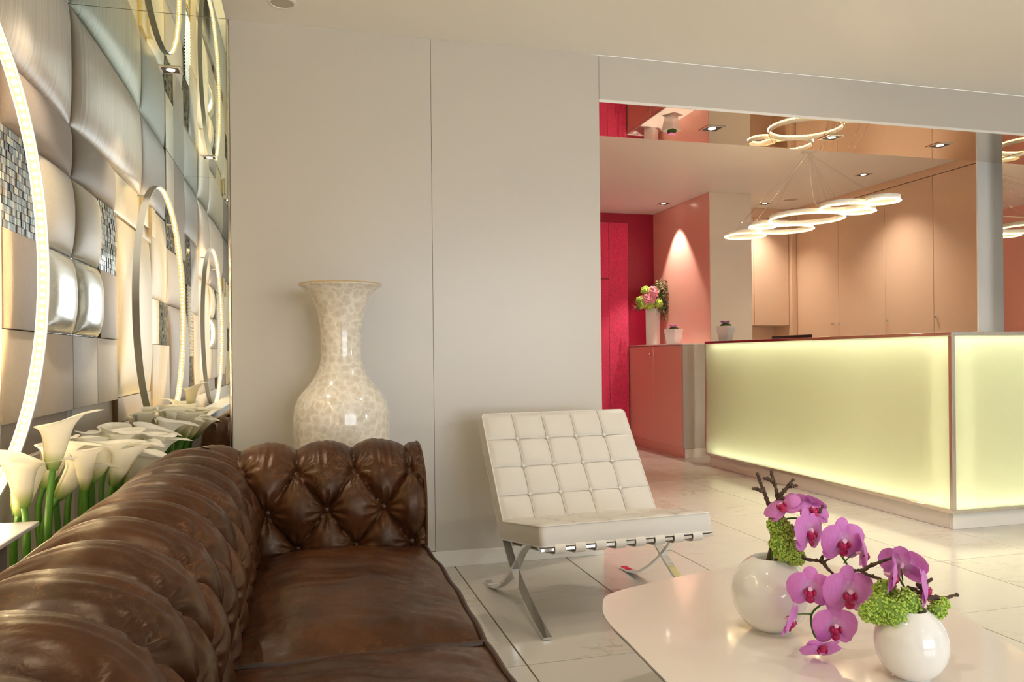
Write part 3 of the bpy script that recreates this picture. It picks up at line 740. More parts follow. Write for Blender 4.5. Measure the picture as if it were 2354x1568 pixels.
# outer back and arm bodies
MB().rbox(SX - 0.29, SX - 0.05, SYN - 0.28, SYA + 0.28, 0.08, 0.47, 0.02, 3).build('outer_back', M['leather'], sofa)
MB().rbox(SX - 0.05, SXE - 0.014, SYA + 0.06, SYA + 0.28, 0.08, 0.47, 0.02, 3).build('outer_arm', M['leather'], sofa)
MB().rbox(SX - 0.05, SXE - 0.014, SYN - 0.28, SYN - 0.06, 0.08, 0.47, 0.02, 3).build('outer_arm', M['leather'], sofa)
MB().rbox(SX - 0.05, SXE - 0.005, SYN + 0.002, SYA - 0.002, 0.08, 0.260, 0.02, 3).build('seat_base', M['leather'], sofa)
for x in (SX - 0.2, SXE - 0.08):
    for y in (SYN - 0.18, SYA + 0.18):
        MB().lathe([(0.022, 0.0), (0.03, 0.012), (0.02, 0.03), (0.038, 0.06), (0.036, 0.09)], 16, (x, y, 0)).build('leg', M['piping'], sofa)
# buttons
bme = MB().sphere((0, 0, 0), 0.0165, 12, 8, (1, 1, 0.6)).mesh('button', M['leather'])
def put_button(p, nrm):
    o = inst(bme, 'button', sofa, p); o.rotation_euler = Vector(nrm).to_track_quat('Z', 'Y').to_euler()
for j in (-1, 0, 1):
    s = j * TB; n, z, cn, sn = prof(s)
    for k in range(-6, 22):
        t = (k + j / 2) * TA + 0.077
        if SYN + 0.05 < t < SYA - 0.06: put_button((SX + n - cn * 0.003, t, z - sn * 0.003), (cn, 0, sn))
        if SX + 0.05 < t < SXE - 0.05:
            put_button((t, SYA - n + cn * 0.003, z - sn * 0.003), (0, -cn, sn))
# seat cushions
def cushion(y0, y1, seed):
    x0, x1 = SX + 0.015, SXE - 0.012; zb, zt = 0.262, 0.390
    mb = MB(); nu, nv = 70, 84
    def top_(u, v):
        a, b = 2 * u - 1, 2 * v - 1
        d = (1 - abs(a) ** 3.0) * (1 - abs(b) ** 3.0)
        x = x0 + (x1 - x0) * u; y = y0 + (y1 - y0) * v
        edge = min(1 - abs(a), 1 - abs(b))
        w = noise.noise(Vector((x * 4, y * 5 + seed, 0.3))) * 0.012 + noise.noise(Vector((x * 9 + 3, y * 26 + 6 * x + seed, 2))) * 0.005
        w += 0.004 * noise.noise(Vector((x * 60, y * 20, seed))) * max(0, 0.5 - edge) * 2
        rim = 0.004 * math.sin(y * 23 + seed) + 0.003 * math.sin(x * 31 + seed)
        bow = 0.012 * (1 - b * b) * max(0, a) ** 4
        return (x + bow, y, zt + rim + 0.066 * d ** 0.75 + w * min(1, edge * 6))
    mb.grid(top_, nu, nv)
    # sides
    ring = [(i / nu, 0) for i in range(nu)] + [(1, j / nv) for j in range(nv)] + [(1 - i / nu, 1) for i in range(nu)] + [(0, 1 - j / nv) for j in range(nv)]
    tops = [Vector(top_(u, v)) for u, v in ring]; m_ = len(ring); cx_, cy_ = (x0 + x1) / 2, (y0 + y1) / 2
    vs = []; H = 5
    for h in range(H + 1):
        k = h / H
        for p in tops:
            o = 0.014 * math.sin(PI * k); d = Vector((p.x - cx_, p.y - cy_, 0)).normalized()
            vs.append((p.x + d.x * o, p.y + d.y * o * 0.3, p.z + (zb - p.z) * k))
    fs = [(h * m_ + i, (h + 1) * m_ + i, (h + 1) * m_ + (i + 1) % m_, h * m_ + (i + 1) % m_) for h in range(H) for i in range(m_)]
    mb.add(vs, fs)
    o = mb.build('seat_cushion', M['leather'], sofa, angle=70)
    MB().tube([p + Vector((0, 0, 0.004)) for p in tops], 0.0078, 8, closed=True).build('piping', M['piping'], o)
    MB().tube([(p.x, p.y, zb + 0.004) for p in tops[::3]], 0.006, 6, closed=True).build('piping', M['piping'], o)
YM = 1.80
cushion(YM + 0.004, SYA + 0.02, 1.7); cushion(SYN - 0.02, YM - 0.004, 5.2)

# ------------------------------------------------------------------ floor vase
vp = [(655, 93.0), (658, 92.5), (664, 84), (675, 73), (690, 63.5), (710, 56), (735, 49.5), (765, 46.3), (800, 45.2), (825, 46.5), (845, 51), (862, 59), (878, 69), (894, 82), (908, 94), (922, 101.5), (940, 106.3), (965, 109), (990, 108.6), (1025, 107), (1080, 103), (1150, 94.5), (1230, 81), (1300, 69.5), (1340, 64), (1352, 66), (1365, 67)]
kz = 0.001978
prof_v = [(w * kz, 1.0745 - (y - 821.7) * kz) for y, w in vp]
prof_v = [(r, max(0, z)) for r, z in prof_v][::-1]; prof_v[0] = (prof_v[0][0], 0.0)
zr = prof_v[-1][1]
inner = [(r - 0.006, z) for r, z in prof_v[::-1] if z > 0.85]
pv = [Vector((r, z, 0)) for r, z in prof_v]; sm = [(p.x, p.y) for p in catmull(pv, 4)]
t = thing('floor_vase', 'tall pale crystalline-glazed floor vase behind the sofa arm', 'vase', (0.173, 3.62, 0))
MB().lathe(sm + [(sm[-1][0] - 0.004, zr + 0.003)] + inner, 72, cap0=True, cap1=True).build('body', M['glaze'], t, angle=60)
mb = MB(); mb.tube([((0.093 / 0.5) * 0.985 * math.cos(2 * PI * k / 64) * 1.0, (0.093 / 0.5) * 0.985 * math.sin(2 * PI * k / 64), zr + 0.001) for k in range(64)], 0.0038, 8, closed=True)
mb.build('rim', mat('rim_glaze', (0.55, 0.43, 0.26), 0.3), t)

# ------------------------------------------------------------------ planter ledge and calla lilies
t = thing('planter_ledge', 'white ledge behind the sofa at the lower left', 'ledge', (-0.76, 1.0, 0))
MB().rbox(-0.085, 0.07, -3.0, 1.37, 0.628, 0.64, 0.002, 1).build('top', M['white'], t)
MB().rbox(-0.085, 0.03, -3.0, 1.25, 0.0, 0.627, 0.002, 1).build('body', mat('grey_box', (0.33, 0.30, 0.27), 0.6), t)
struct('wall_left_dado', MB().rbox(XW - 0.02, XW + 0.01, YF, D, 0, 0.71, 0.002, 1), mat('dado_paint', (0.62, 0.54, 0.44), 0.55), label='plain taupe dado below the padded panels', cat='wall')
pt = thing('flower_trough', 'long low trough holding the calla lilies behind the sofa', 'planter', (-0.76, 3.12, 0))
for (x0, x1, y0, y1) in ((-0.17, -0.16, -0.72, 0.78), (0.16, 0.17, -0.72, 0.78), (-0.16, 0.16, -0.72, -0.71), (-0.16, 0.16, 0.77, 0.78)):
    MB().box(x0, x1, y0, y1, 0, 0.30).build('side', M['white'], pt, False)
MB().box(-0.16, 0.16, -0.71, 0.77, 0.0, 0.24).build('soil', M['moss'], pt, False)
def spathe_mesh(seed, scale=1.0, wide=1.0):
    rnd = random.Random(seed); H = 0.150 * scale; tipa = 0.0
    wob = rnd.uniform(0, 6)
    def fn(u, v):
        th = -PI + 2 * PI * 1.06 * u; tip = math.cos(th / 2.0) if abs(th) < PI else 0
        tip = max(0, math.cos(th / 2)) ** 2.2
        zrim = H * (0.66 + 0.42 * tip)
        z = zrim * v
        base = 0.0085 + 0.014 * (1 - (1 - min(1, v / 0.55)) ** 2)
        fl_ = max(0, (v - 0.35) / 0.65)
        flare = 0.019 * wide * fl_ ** 1.8
        r = (base + flare * (1 + 0.25 * tip) + 0.003 * u) * scale
        rip = 0.0035 * math.sin(3 * th + wob) * v * v
        lip_ = max(0, (v - 0.80) / 0.20) ** 2
        tipx = 0.030 * scale * max(0, tip - 0.62) / 0.38 * max(0, (v - 0.62) / 0.38) ** 1.5
        return ((r + rip + tipx + 0.009 * lip_) * math.cos(th), (r + rip + 0.009 * lip_) * math.sin(th) * 0.95, z - 0.012 * lip_ * (0.5 + tip) * scale + 0.004 * math.sin(2 * th + wob) * v * v)
    return MB().grid(fn, 40, 16).mesh('spathe', M['spathe'], True, 0)
spm = [spathe_mesh(3, 1.0, 1.0), spathe_mesh(11, 1.1, 1.15), spathe_mesh(23, 0.95, 0.85)]
spx = MB().tube([(0, 0, 0.02), (0.002, 0, 0.06), (0.004, 0, 0.095)], [0.005, 0.006, 0.003], 8).mesh('spadix', M['spadix'])
def calla(x, y, z, az, tilt, kind, label, scale=1.0):
    t = thing('calla_lily', label, 'flower', (x, y, 0.24), group='calla lilies in the trough behind the sofa')
    hb = z - 0.150 * scale * 0.97 - 0.24
    top_ = Vector((0.03 * math.cos(az) * tilt, 0.03 * math.sin(az) * tilt, hb))
    bx, by = random.uniform(-.02, .02), random.uniform(-.03, .03)
    MB().tube(catmull([(bx, by, 0.0), (bx * .7, by * .7, hb * .4), (bx * .2, by * .2, hb * .8), top_], 5), [0.0105] * 10 + [0.010, 0.0095, 0.009, 0.0085, 0.0085, 0.0085], 10).build('stem', M['stem'], t)
    s = inst(spm[kind], 'spathe', t, top_ - Vector((0, 0, 0.004))); s.scale = (scale,) * 3
    q = Matrix.Rotation(az, 4, 'Z') @ Matrix.Rotation(tilt * 0.5, 4, 'Y')
    s.rotation_euler = q.to_euler()
    d = inst(spx, 'spadix', t, s.location); d.rotation_euler = s.rotation_euler; d.scale = s.scale
GL = 'white calla lily in the dense row behind the sofa'
calla(-0.70, 2.50, 0.945, 0.1, 0.25, 0, 'tallest yellowish calla lily standing free beside the LED hoop', 1.25)
calla(-0.74, 2.44, 0.830, 2.9, 0.3, 1, 'calla lily at the left end lit by the LED hoop', 1.1)
fl = [(-0.80, 2.52, .82), (-0.78, 2.72, .80), (-0.68, 2.78, .835), (-0.72, 2.92, .85), (-0.64, 2.90, .815), (-0.78, 3.00, .86), (-0.66, 3.05, .83), (-0.84, 2.86, .84), (-0.60, 3.12, .80),
      (-0.72, 3.16, .845), (-0.80, 3.24, .86), (-0.64, 3.28, .82), (-0.58, 3.36, .81), (-0.70, 3.40, .84), (-0.82, 3.46, .85), (-0.62, 3.48, .825), (-0.74, 3.56, .85), (-0.58, 3.60, .835), (-0.66, 3.68, .87),
      (-0.80, 3.70, .84), (-0.86, 3.12, .85), (-0.86, 3.58, .83), (-0.57, 3.02, .79)]
CL = {0: 'calla lily half hidden behind the one lit by the LED hoop', 2: 'calla lily leaning over the sofa back beside the tallest one', 18: 'calla lily standing highest beside the wall mirror', 22: 'low calla lily touching the back of the sofa', 7: 'calla lily nearest the padded wall left of the middle'}
for i, (x, y, z) in enumerate(fl):
    x = min(x, -0.625 - 0.02 * (i % 3))
    calla(x, y, z, random.uniform(-1.3, 1.0), random.uniform(0.35, 1.35), i % 3, CL.get(i, GL), random.uniform(1.05, 1.3))

# ------------------------------------------------------------------ white lounge chair
chair = thing('lounge_chair', 'white tufted leather lounge chair on crossed chrome legs', 'chair', (1.213, 3.235, 0), math.radians(3.2))
HWc = 0.3725
def strip(pts, w0, w1, x, wid=0.034, th=0.012):
    """flat bar of width wid (in x) following pts (y,z)"""
    vs = []; fs = []; P = [Vector((0, p[0], p[1])) for p in pts]; n = len(P)
    for i in range(n):
        d = (P[min(i + 1, n - 1)] - P[max(i - 1, 0)]).normalized(); nn = Vector((0, -d.z, d.y)) * th / 2
        for sx in (-wid / 2, wid / 2):
            for s in (1, -1):
                q = P[i] + nn * s; vs.append((x + sx, q.y, q.z))
    for i in range(n - 1):
        a = i * 4; b = a + 4
        for e, g in ((0, 1), (1, 3), (3, 2), (2, 0)): fs.append((a + e, a + g, b + g, b + e))
    fs.append((0, 2, 3, 1)); e = (n - 1) * 4; fs.append((e, e + 1, e + 3, e + 2))
    return MB().add(vs, fs)
legA = [(q.x, q.y) for q in catmull([(0.425, 0.775, 0), (0.335, 0.60, 0), (0.22, 0.40, 0), (0.095, 0.255, 0), (-0.01, 0.175, 0), (-0.13, 0.115, 0), (-0.26, 0.065, 0), (-0.405, 0.008, 0)], 8)]
legA = [(q.x, q.y) for q in catmull([(0.425, 0.775, 0), (0.300, 0.56, 0), (0.165, 0.36, 0), (0.04, 0.225, 0), (-0.055, 0.155, 0), (-0.185, 0.088, 0), (-0.30, 0.042, 0), (-0.42, 0.007, 0)], 8)]
legB = [(q.x, q.y) for q in catmull([(-0.40, 0.338, 0), (-0.32, 0.345, 0), (-0.235, 0.325, 0), (-0.15, 0.275, 0), (-0.075, 0.205, 0), (0.0, 0.145, 0), (0.09, 0.085, 0), (0.19, 0.035, 0), (0.30, 0.009, 0), (0.375, 0.007, 0)], 8)]
for sx in (-1, 1):
    x = sx * (HWc - 0.018)
    strip(legA, 0, 0, x).build('leg_bar', M['chrome'], chair); strip(legB, 0, 0, x, 0.0338).build('leg_bar', M['chrome'], chair)
for (y, z) in ((-0.395, 0.338), (0.095, 0.262), (0.40, 0.735)):
    MB().rbox(-HWc + 0.03, HWc - 0.03, y - 0.013, y + 0.013, z - 0.006, z + 0.006, 0.002, 1).build('crossbar', M['chrome'], chair)
MB().rbox(-HWc - 0.003, HWc + 0.003, -0.412, -0.386, 0.331, 0.345, 0.002, 1).build('crossbar', M['chrome'], chair)
# straps
for k in range(8):
    x = -HWc + 0.075 + k * (2 * HWc - 0.15) / 7
    def loop(p, q, r, w=0.043):
        a, b = Vector((0, p[0], p[1])), Vector((0, q[0], q[1])); d = (b - a).normalized(); nn = Vector((0, -d.z, d.y))
        pts = []
        for i in range(9):
            an = PI / 2 + PI * i / 8; pts.append(a + d * math.cos(an) * r + nn * math.sin(an) * r)
        for i in range(9):
            an = -PI / 2 + PI * i / 8; pts.append(b + d * math.cos(an) * r + nn * math.sin(an) * r)
        pts.append(pts[0])
        return strip([(v.y, v.z) for v in pts], 0, 0, x, w, 0.004)
    loop((-0.399, 0.338), (0.095, 0.262), 0.019).build('seat_strap', M['strap'], chair)
    loop((0.12, 0.29), (0.40, 0.735), 0.012).build('back_strap', M['strap'], chair)
def chair_cushion(name, W, L, T, nx, ny):
    """local: x across, y along, z thickness; tufted on top"""
    def hgt(x, y):
        a = (x / W + 0.5) * nx; b = (y / L + 0.5) * ny
        fa = abs(math.sin(PI * a)) ** 0.45; fb = abs(math.sin(PI * b)) ** 0.45
        ra, rb = round(a), round(b); ins = 0 < ra < nx and 0 < rb < ny
        h = 0.012 * (0.35 + 0.65 * (fa * fb)) + 0.004 * noise.noise(Vector((x * 12, y * 12, T)))
        if 0 < ra < nx: h -= 0.003 * math.exp(-((a - ra) * W / nx / 0.004) ** 2)
        if 0 < rb < ny: h -= 0.003 * math.exp(-((b - rb) * L / ny / 0.004) ** 2)
        if ins: h -= 0.008 * math.exp(-(((a - ra) * W / nx) ** 2 + ((b - rb) * L / ny) ** 2) / 0.015 ** 2)
        return h
    NX, NY = nx * 18, ny * 18; rc = 0.02
    def outline(u, v):
        x = (u - 0.5) * W; y = (v - 0.5) * L
        # round corners in plan
        ax, ay = W / 2 - abs(x), L / 2 - abs(y)
        if ax < rc and ay < rc:
            dx, dy = rc - ax, rc - ay; m_ = max(dx, dy); l = math.hypot(dx, dy)
            if l > 0: k = m_ / l; x = math.copysign(W / 2 - rc + dx * k, x); y = math.copysign(L / 2 - rc + dy * k, y)
        return x, y
    def topf(u, v):
        x, y = outline(u, v); e = min(min(u, 1 - u) * W, min(v, 1 - v) * L)
        return (x, y, T / 2 + hgt(x, y) * min(1, e / 0.02))
    def botf(u, v):
        x, y = outline(u, v); e = min(min(u, 1 - u) * W, min(v, 1 - v) * L)
        return (x, y, -T / 2 - 0.006 * min(1, e / 0.06))
    mb = MB().grid(topf, NX, NY).grid(botf, 8, 8, flip=True)
    ring = [(i / NX, 0) for i in range(NX)] + [(1, j / NY) for j in range(NY)] + [(1 - i / NX, 1) for i in range(NX)] + [(0, 1 - j / NY) for j in range(NY)]
    tp = [topf(*r_) for r_ in ring]; m_ = len(tp); vs = []; H = 4
    for h in range(H + 1):
        k = h / H
        for (x, y, z) in tp:
            l = math.hypot(x, y) or 1; o = 0.005 * math.sin(PI * k); vs.append((x + x / l * o, y + y / l * o, z + (-T / 2 - z) * k))
    mb.add(vs, [(h * m_ + i, (h + 1) * m_ + i, (h + 1) * m_ + (i + 1) % m_, h * m_ + (i + 1) % m_) for h in range(H) for i in range(m_)])
    return mb, tp, T
def place_cushion(name, W, L, T, nx, ny, Mx):
    mb, tp, T = chair_cushion(name, W, L, T, nx, ny)
    o = mb.build(name, M['whiteleather'], chair, angle=60); o.matrix_local = Mx
    MB().tube([Vector(p) for p in tp[::2]], 0.0035, 6, closed=True).build('piping', M['strap'], o)
    MB().tube([(p[0], p[1], -T / 2 + 0.002) for p in tp[::2]], 0.0035, 6, closed=True).build('piping', M['strap'], o)
    for i in range(1, nx):
        x = (i / nx - 0.5) * W; MB().tube([(x, (j / 40 - 0.5) * L * 0.985, T / 2 + 0.003 + 0.003 * abs(math.sin(PI * j / 40 * ny))) for j in range(41)], 0.0022, 5).build('seam_welt', M['strap'], o)
    for j in range(1, ny):
        y = (j / ny - 0.5) * L; MB().tube([((i / 40 - 0.5) * W * 0.985, y, T / 2 + 0.003 + 0.003 * abs(math.sin(PI * i / 40 * nx))) for i in range(41)], 0.0022, 5).build('seam_welt', M['strap'], o)
    for i in range(1, nx):
        for j in range(1, ny):
            MB().sphere(((i / nx - 0.5) * W, (j / ny - 0.5) * L, T / 2 + 0.003), 0.0095, 10, 6, (1, 1, .55)).build('button', M['strap'], o)
    return o
# seat: front top edge (y -0.405, z 0.432), rear (y 0.13, z 0.335)
f_, r_ = Vector((0, -0.405, 0.375)), Vector((0, 0.135, 0.29)); yv = (r_ - f_).normalized(); xv = Vector((1, 0, 0)); zv = xv.cross(yv)
mid = (f_ + r_) / 2 + zv * 0.012
place_cushion('seat_cushion', 2 * HWc, (r_ - f_).length, 0.078, 5, 4, Matrix((( 1, yv.x, zv.x, mid.x), (0, yv.y, zv.y, mid.y), (0, yv.z, zv.z, mid.z), (0, 0, 0, 1))))
# back: front-face bottom (y 0.045, z 0.325), top (y 0.375, z 0.795)
b_, t_ = Vector((0, 0.050, 0.338)), Vector((0, 0.385, 0.800)); yv = (t_ - b_).normalized(); zv = xv.cross(yv)
T_b = 0.075
mid = (b_ + t_) / 2 - zv * (T_b / 2 + 0.004)
if zv.y > 0: pass
place_cushion('back_cushion', 2 * HWc, (t_ - b_).length, T_b, 5, 4, Matrix(((1, yv.x, zv.x, mid.x), (0, yv.y, zv.y, mid.y), (0, yv.z, zv.z, mid.z), (0, 0, 0, 1))))

# ------------------------------------------------------------------ coffee table
ZT = 0.35
tp = [(0.826, 2.09), (0.90, 2.205), (1.12, 2.287), (1.436, 2.366), (1.66, 2.345), (1.775, 2.20), (1.79, 2.02), (1.756, 1.79), (1.665, 1.484), (1.56, 1.10), (1.36, 0.80), (1.05, 0.78), (0.82, 1.05), (0.765, 1.40), (0.775, 1.62), (0.786, 1.806), (0.795, 1.97)]
tc = Vector((1.28, 1.6, 0))
tb = thing('coffee_table', 'cream free-form coffee table with thin dark edge', 'table', (tc.x, tc.y, 0))
ol = catmull([(x - tc.x, y - tc.y, 0) for x, y in tp], 8, True); n_ = len(ol)
vs = [(p.x, p.y, ZT) for p in ol] + [(p.x, p.y, ZT - 0.004) for p in ol]
MB().add(vs, [tuple(range(n_))] + [(i, i + n_, (i + 1) % n_ + n_, (i + 1) % n_) for i in range(n_)] + [tuple(range(2 * n_ - 1, n_ - 1, -1))]).build('top', M['tabletop'], tb, angle=30)
sc_ = 0.996
vs = [(p.x * sc_, p.y * sc_, ZT - 0.0045) for p in ol] + [(p.x * 0.985, p.y * 0.985, ZT - 0.016) for p in ol]
MB().add(vs, [tuple(range(n_))] + [(i, i + n_, (i + 1) % n_ + n_, (i + 1) % n_) for i in range(n_)] + [tuple(range(2 * n_ - 1, n_ - 1, -1))]).build('edge', M['tableedge'], tb, angle=30)
for (x, y) in ((1.25, 2.0), (1.52, 1.55), (1.15, 1.1)):
    MB().tube([(x - tc.x, y - tc.y, ZT - 0.017), (x - tc.x, y - tc.y, 0.0)], 0.02, 16).build('leg', M['chrome'], tb)

# round vases on the table
def ball_vase(x, y, r, hgt, label):
    t = thing('round_vase', label, 'vase', (x, y, ZT), group='white ball vases on the coffee table')
    pr = []
    a0 = math.asin(min(1, 0.50)); N = 22
    zc_ = hgt * 0.52; ry = hgt * 0.55
    pr.append((r * 0.50, 0.0))
    for k in range(N + 1):
        ph = -math.radians(68) + (math.radians(62) + math.radians(68)) * k / N
        pr.append((r * math.cos(ph), zc_ + ry * math.sin(ph)))
    rt, zt_ = pr[-1]
    pr += [(rt - 0.003, zt_ + 0.002), (rt - 0.006, zt_ - 0.003), (rt * 0.9, zt_ - 0.03), (rt * 1.1, zt_ - 0.06), (rt * .5, zt_ - 0.08)]
    MB().lathe(pr, 56).build('body', M['porcelain'], t, angle=50)
    return Vector((x, y, ZT + zt_)), rt
v1, rt1 = ball_vase(1.180, 1.795, 0.099, 0.188, 'larger white ball vase left on the coffee table')
v2, rt2 = ball_vase(1.300, 1.440, 0.0768, 0.150, 'smaller white ball vase right on the coffee table')

# ------------------------------------------------------------------ orchids
def petal_mesh(name, L, W, shape, cup, m, nu=10, nv=12):
    def fn(u, v):
        s = v; w = W * shape(s); x = (u * 2 - 1) * w / 2; y = L * s
        z = cup * (s * s) * L + 0.10 * w * (1 - (2 * u - 1) ** 2) - 0.03 * W * math.sin(6 * s + 3 * u)
        return (x, y, z)
    return MB().grid(fn, nu, nv).mesh(name, m, True, 0)
pet = petal_mesh('petal', 0.051, 0.066, lambda s: math.sqrt(max(0.0, 1 - (2 * (0.06 + 0.94 * s) ** 0.80 - 1) ** 2)) * min(1, 0.30 + 1.9 * s), -0.10, M['orchid'])
sep = petal_mesh('sepal', 0.050, 0.036, lambda s: math.sqrt(max(0.0, 1 - (2 * (0.05 + 0.95 * s) - 1) ** 2)) ** 0.9, -0.08, M['orchid'])
lipm = MB()
lipm.sphere((0, -0.010, 0.010), 0.010, 10, 8, (0.9, 1.0, 0.8))
lipm.sphere((-0.009, -0.006, 0.012), 0.008, 8, 6, (0.5, 1.0, 1.0)); lipm.sphere((0.009, -0.006, 0.012), 0.008, 8, 6, (0.5, 1.0, 1.0))
lipm.sphere((0, -0.022, 0.010), 0.009, 10, 6, (1.1, 1.0, 0.35))
lipme = lipm.mesh('lip', M['lip'])
colme = MB().tube([(0, 0, -0.012), (0, 0.001, 0.004), (0, 0.003, 0.014)], [0.003, 0.0045, 0.005], 8).mesh('orchid_flower', M['column'])
def orchid(parent, P, face, upv, size):
    zf = Vector(face).normalized(); up = Vector(upv); xf = up.cross(zf).normalized(); yf = zf.cross(xf)
    o = bpy.data.objects.new('orchid_flower', colme); link(o, parent)
    sc = size / 0.100
    Mw = Matrix(((xf.x, yf.x, zf.x, P.x), (xf.y, yf.y, zf.y, P.y), (xf.z, yf.z, zf.z, P.z), (0, 0, 0, 1)))
    o.matrix_local = Matrix.Translation(-parent.location) @ Mw @ Matrix.Scale(sc, 4)
    for a in (1.38, -1.38): # two broad side petals
        q = inst(pet, 'petal', o, (0, 0, 0.003)); q.rotation_euler = (Matrix.Rotation(a, 4, 'Z') @ Matrix.Rotation(0.12, 4, 'X')).to_euler()
    for a in (0.0, 2.30, -2.30):
        q = inst(sep, 'sepal', o, (0, 0, 0)); q.rotation_euler = (Matrix.Rotation(a, 4, 'Z') @ Matrix.Rotation(0.05, 4, 'X')).to_euler()
    inst(lipme, 'lip', o)
    return P - zf * 0.012 * sc
def cdir(r, u, tw): return cR * r + cU * u - cF * tw
F1, F2 = 2.02, 1.74
o1 = thing('orchid_spray', 'spray of magenta moth orchids arching out of the larger ball vase', 'flower', (v1.x, v1.y, v1.z - 0.05))
o2 = thing('orchid_spray', 'smaller cluster of magenta moth orchids in the right ball vase', 'flower', (v2.x, v2.y, v2.z - 0.05))
specs = [ # px, py, depth, facing (right, up, toward camera), size
    (o1, 1800, 1168, 2.00, (-0.5, 0.75, 0.25), 0.100), (o1, 1853, 1160, 2.03, (0.35, 0.55, -0.35), 0.105), (o1, 1866, 1176, 1.99, (0.2, 0.75, 0.45), 0.09),
    (o1, 1855, 1222, 1.95, (0.55, 0.10, 0.75), 0.118), (o1, 1934, 1243, 1.92, (0.15, -0.05, 1.0), 0.118), (o1, 1979, 1272, 1.90, (0.92, 0.05, 0.30), 0.098),
    (o1, 1862, 1352, 1.86, (-0.30, -0.10, 0.95), 0.108), (o1, 1948, 1360, 1.83, (0.05, 0.0, 1.0), 0.126), (o1, 1814, 1424, 1.86, (0.80, -0.25, 0.50), 0.092),
    (o1, 1918, 1438, 1.83, (-0.05, 0.0, 1.0), 0.106), (o1, 1886, 1488, 1.82, (0.0, -0.72, 0.68), 0.094),
    (o2, 2046, 1322, 1.76, (0.88, -0.15, 0.40), 0.100), (o2, 2075, 1300, 1.80, (0.55, 0.35, -0.65), 0.108), (o2, 2120, 1352, 1.75, (0.80, 0.1, 0.45), 0.098)]
ends = {}
for (par, px, py, F, fc, sz) in specs:
    P = at_depth(px, py, F); fw = cdir(*fc)
    upv = cU if abs(fc[1]) < 0.7 else cU * 0.4 + cF * 0.9
    ends.setdefault(par.name, []).append(orchid(par, P, fw, upv, sz))
def stem_to(par, pts, r=0.0022, m='stem', name='stem'):
    L = par.location; cp = catmull([Vector(p) - L for p in pts], 6)
    MB().tube(cp, r, 7).build(name, M[m], par)
e = ends[o1.name]
stem_to(o1, [v1 - Vector((0, 0, .05)), v1 + Vector((0.01, -0.005, .06)), at_depth(1800, 1195, 2.03), at_depth(1860, 1200, 2.03), at_depth(1925, 1265, 1.96), at_depth(1955, 1330, 1.90), at_depth(1900, 1380, 1.90), at_depth(1866, 1412, 1.89), at_depth(1870, 1455, 1.87), at_depth(1885, 1474, 1.85)], 0.0026)
for i, (px, py, F) in enumerate([(1800, 1195, 2.03), (1860, 1200, 2.03), (1860, 1200, 2.03), (1860, 1205, 2.03), (1925, 1265, 1.96), (1940, 1295, 1.94), (1900, 1380, 1.90), (1950, 1340, 1.90), (1866, 1412, 1.89), (1880, 1440, 1.88), (1885, 1474, 1.85)]):
    stem_to(o1, [at_depth(px, py, F), (at_depth(px, py, F) + e[i]) / 2 + Vector((0, 0, .004)), e[i]], 0.0016)
e = ends[o2.name]
stem_to(o2, [v2 - Vector((0, 0, .05)), v2 + Vector((0, 0, .03)), at_depth(2085, 1360, 1.79), at_depth(2060, 1318, 1.80)], 0.0026)
for i, (px, py, F) in enumerate([(2060, 1318, 1.80), (2075, 1335, 1.795), (2085, 1360, 1.79)]):
    stem_to(o2, [at_depth(px, py, F), (at_depth(px, py, F) + e[i]) / 2, e[i]], 0.0016)

# bare twigs
def twig(label, base, branches, r=0.0068):
    t = thing('bare_twig', label, 'twig', base, group='bare twigs in the ball vases')
    for br in branches:
        pts = [at_depth(*p) if len(p) == 3 and p[0] > 50 else Vector(p) for p in br]
        mb = MB(); cp = catmull([p - Vector(base) for p in pts], 5); n = len(cp)
        cp = [p + 0.0022 * Vector((noise.noise(p * 60), noise.noise(p * 60 + Vector((5, 0, 0))), noise.noise(p * 60 + Vector((0, 5, 0))))) for p in cp]
        rad = [r * (1 - 0.55 * i / n) * (1 + 0.22 * math.sin(i * 2.3)) for i in range(n)]
        mb.tube(cp, rad, 8); mb.sphere(cp[-1], rad[-1] * 1.35, 8, 6)
        for i in range(2, n - 1, 4): mb.sphere(cp[i] + Vector((0.003 * math.sin(i), 0.003 * math.cos(i), 0.002)), r * 0.62, 6, 5)
        mb.build('branch', M['twig'], t)
B1 = tuple(v1 + Vector((-0.02, 0.0, -0.06)))
twig('forked bare twig rising from the larger ball vase', B1, [[B1, (1772, 1262, 2.05), (1776, 1215, 2.05), (1782, 1186, 2.05), (1795, 1166, 2.05)],
     [(1782, 1186, 2.05), (1768, 1162, 2.05), (1760, 1140, 2.05), (1752, 1120, 2.05), (1745, 1100, 2.05), (1741, 1090, 2.05)], [(1757, 1130, 2.05), (1744, 1126, 2.05), (1731, 1123, 2.05)],
     [(1782, 1190, 2.05), (1790, 1160, 2.04), (1786, 1135, 2.04), (1780, 1112, 2.04), (1774, 1085, 2.04)], [(1779, 1108, 2.04), (1769, 1102, 2.04), (1758, 1099, 2.04)],
     [(1788, 1145, 2.04), (1800, 1132, 2.03), (1813, 1115, 2.03), (1823, 1103, 2.03)], [(1811, 1118, 2.03), (1822, 1118, 2.03), (1832, 1116, 2.03)], [(1789, 1150, 2.04), (1802, 1146, 2.02), (1812, 1156, 2.01)]])
twig('bare twig bending right out of the larger ball vase', B1, [[B1, (1808, 1258, 2.0), (1850, 1284, 1.97), (1880, 1290, 1.96), (1895, 1292, 1.95), (1916, 1277, 1.94)], [(1890, 1292, 1.95), (1902, 1306, 1.94), (1916, 1320, 1.93)],
     [(1888, 1290, 1.955), (1890, 1279, 1.95)], [B1, (1845, 1250, 1.99), (1868, 1205, 1.99), (1880, 1190, 1.98), (1892, 1164, 1.98)]], 0.0056)
B2 = tuple(v2 + Vector((0.01, 0.01, -0.06)))
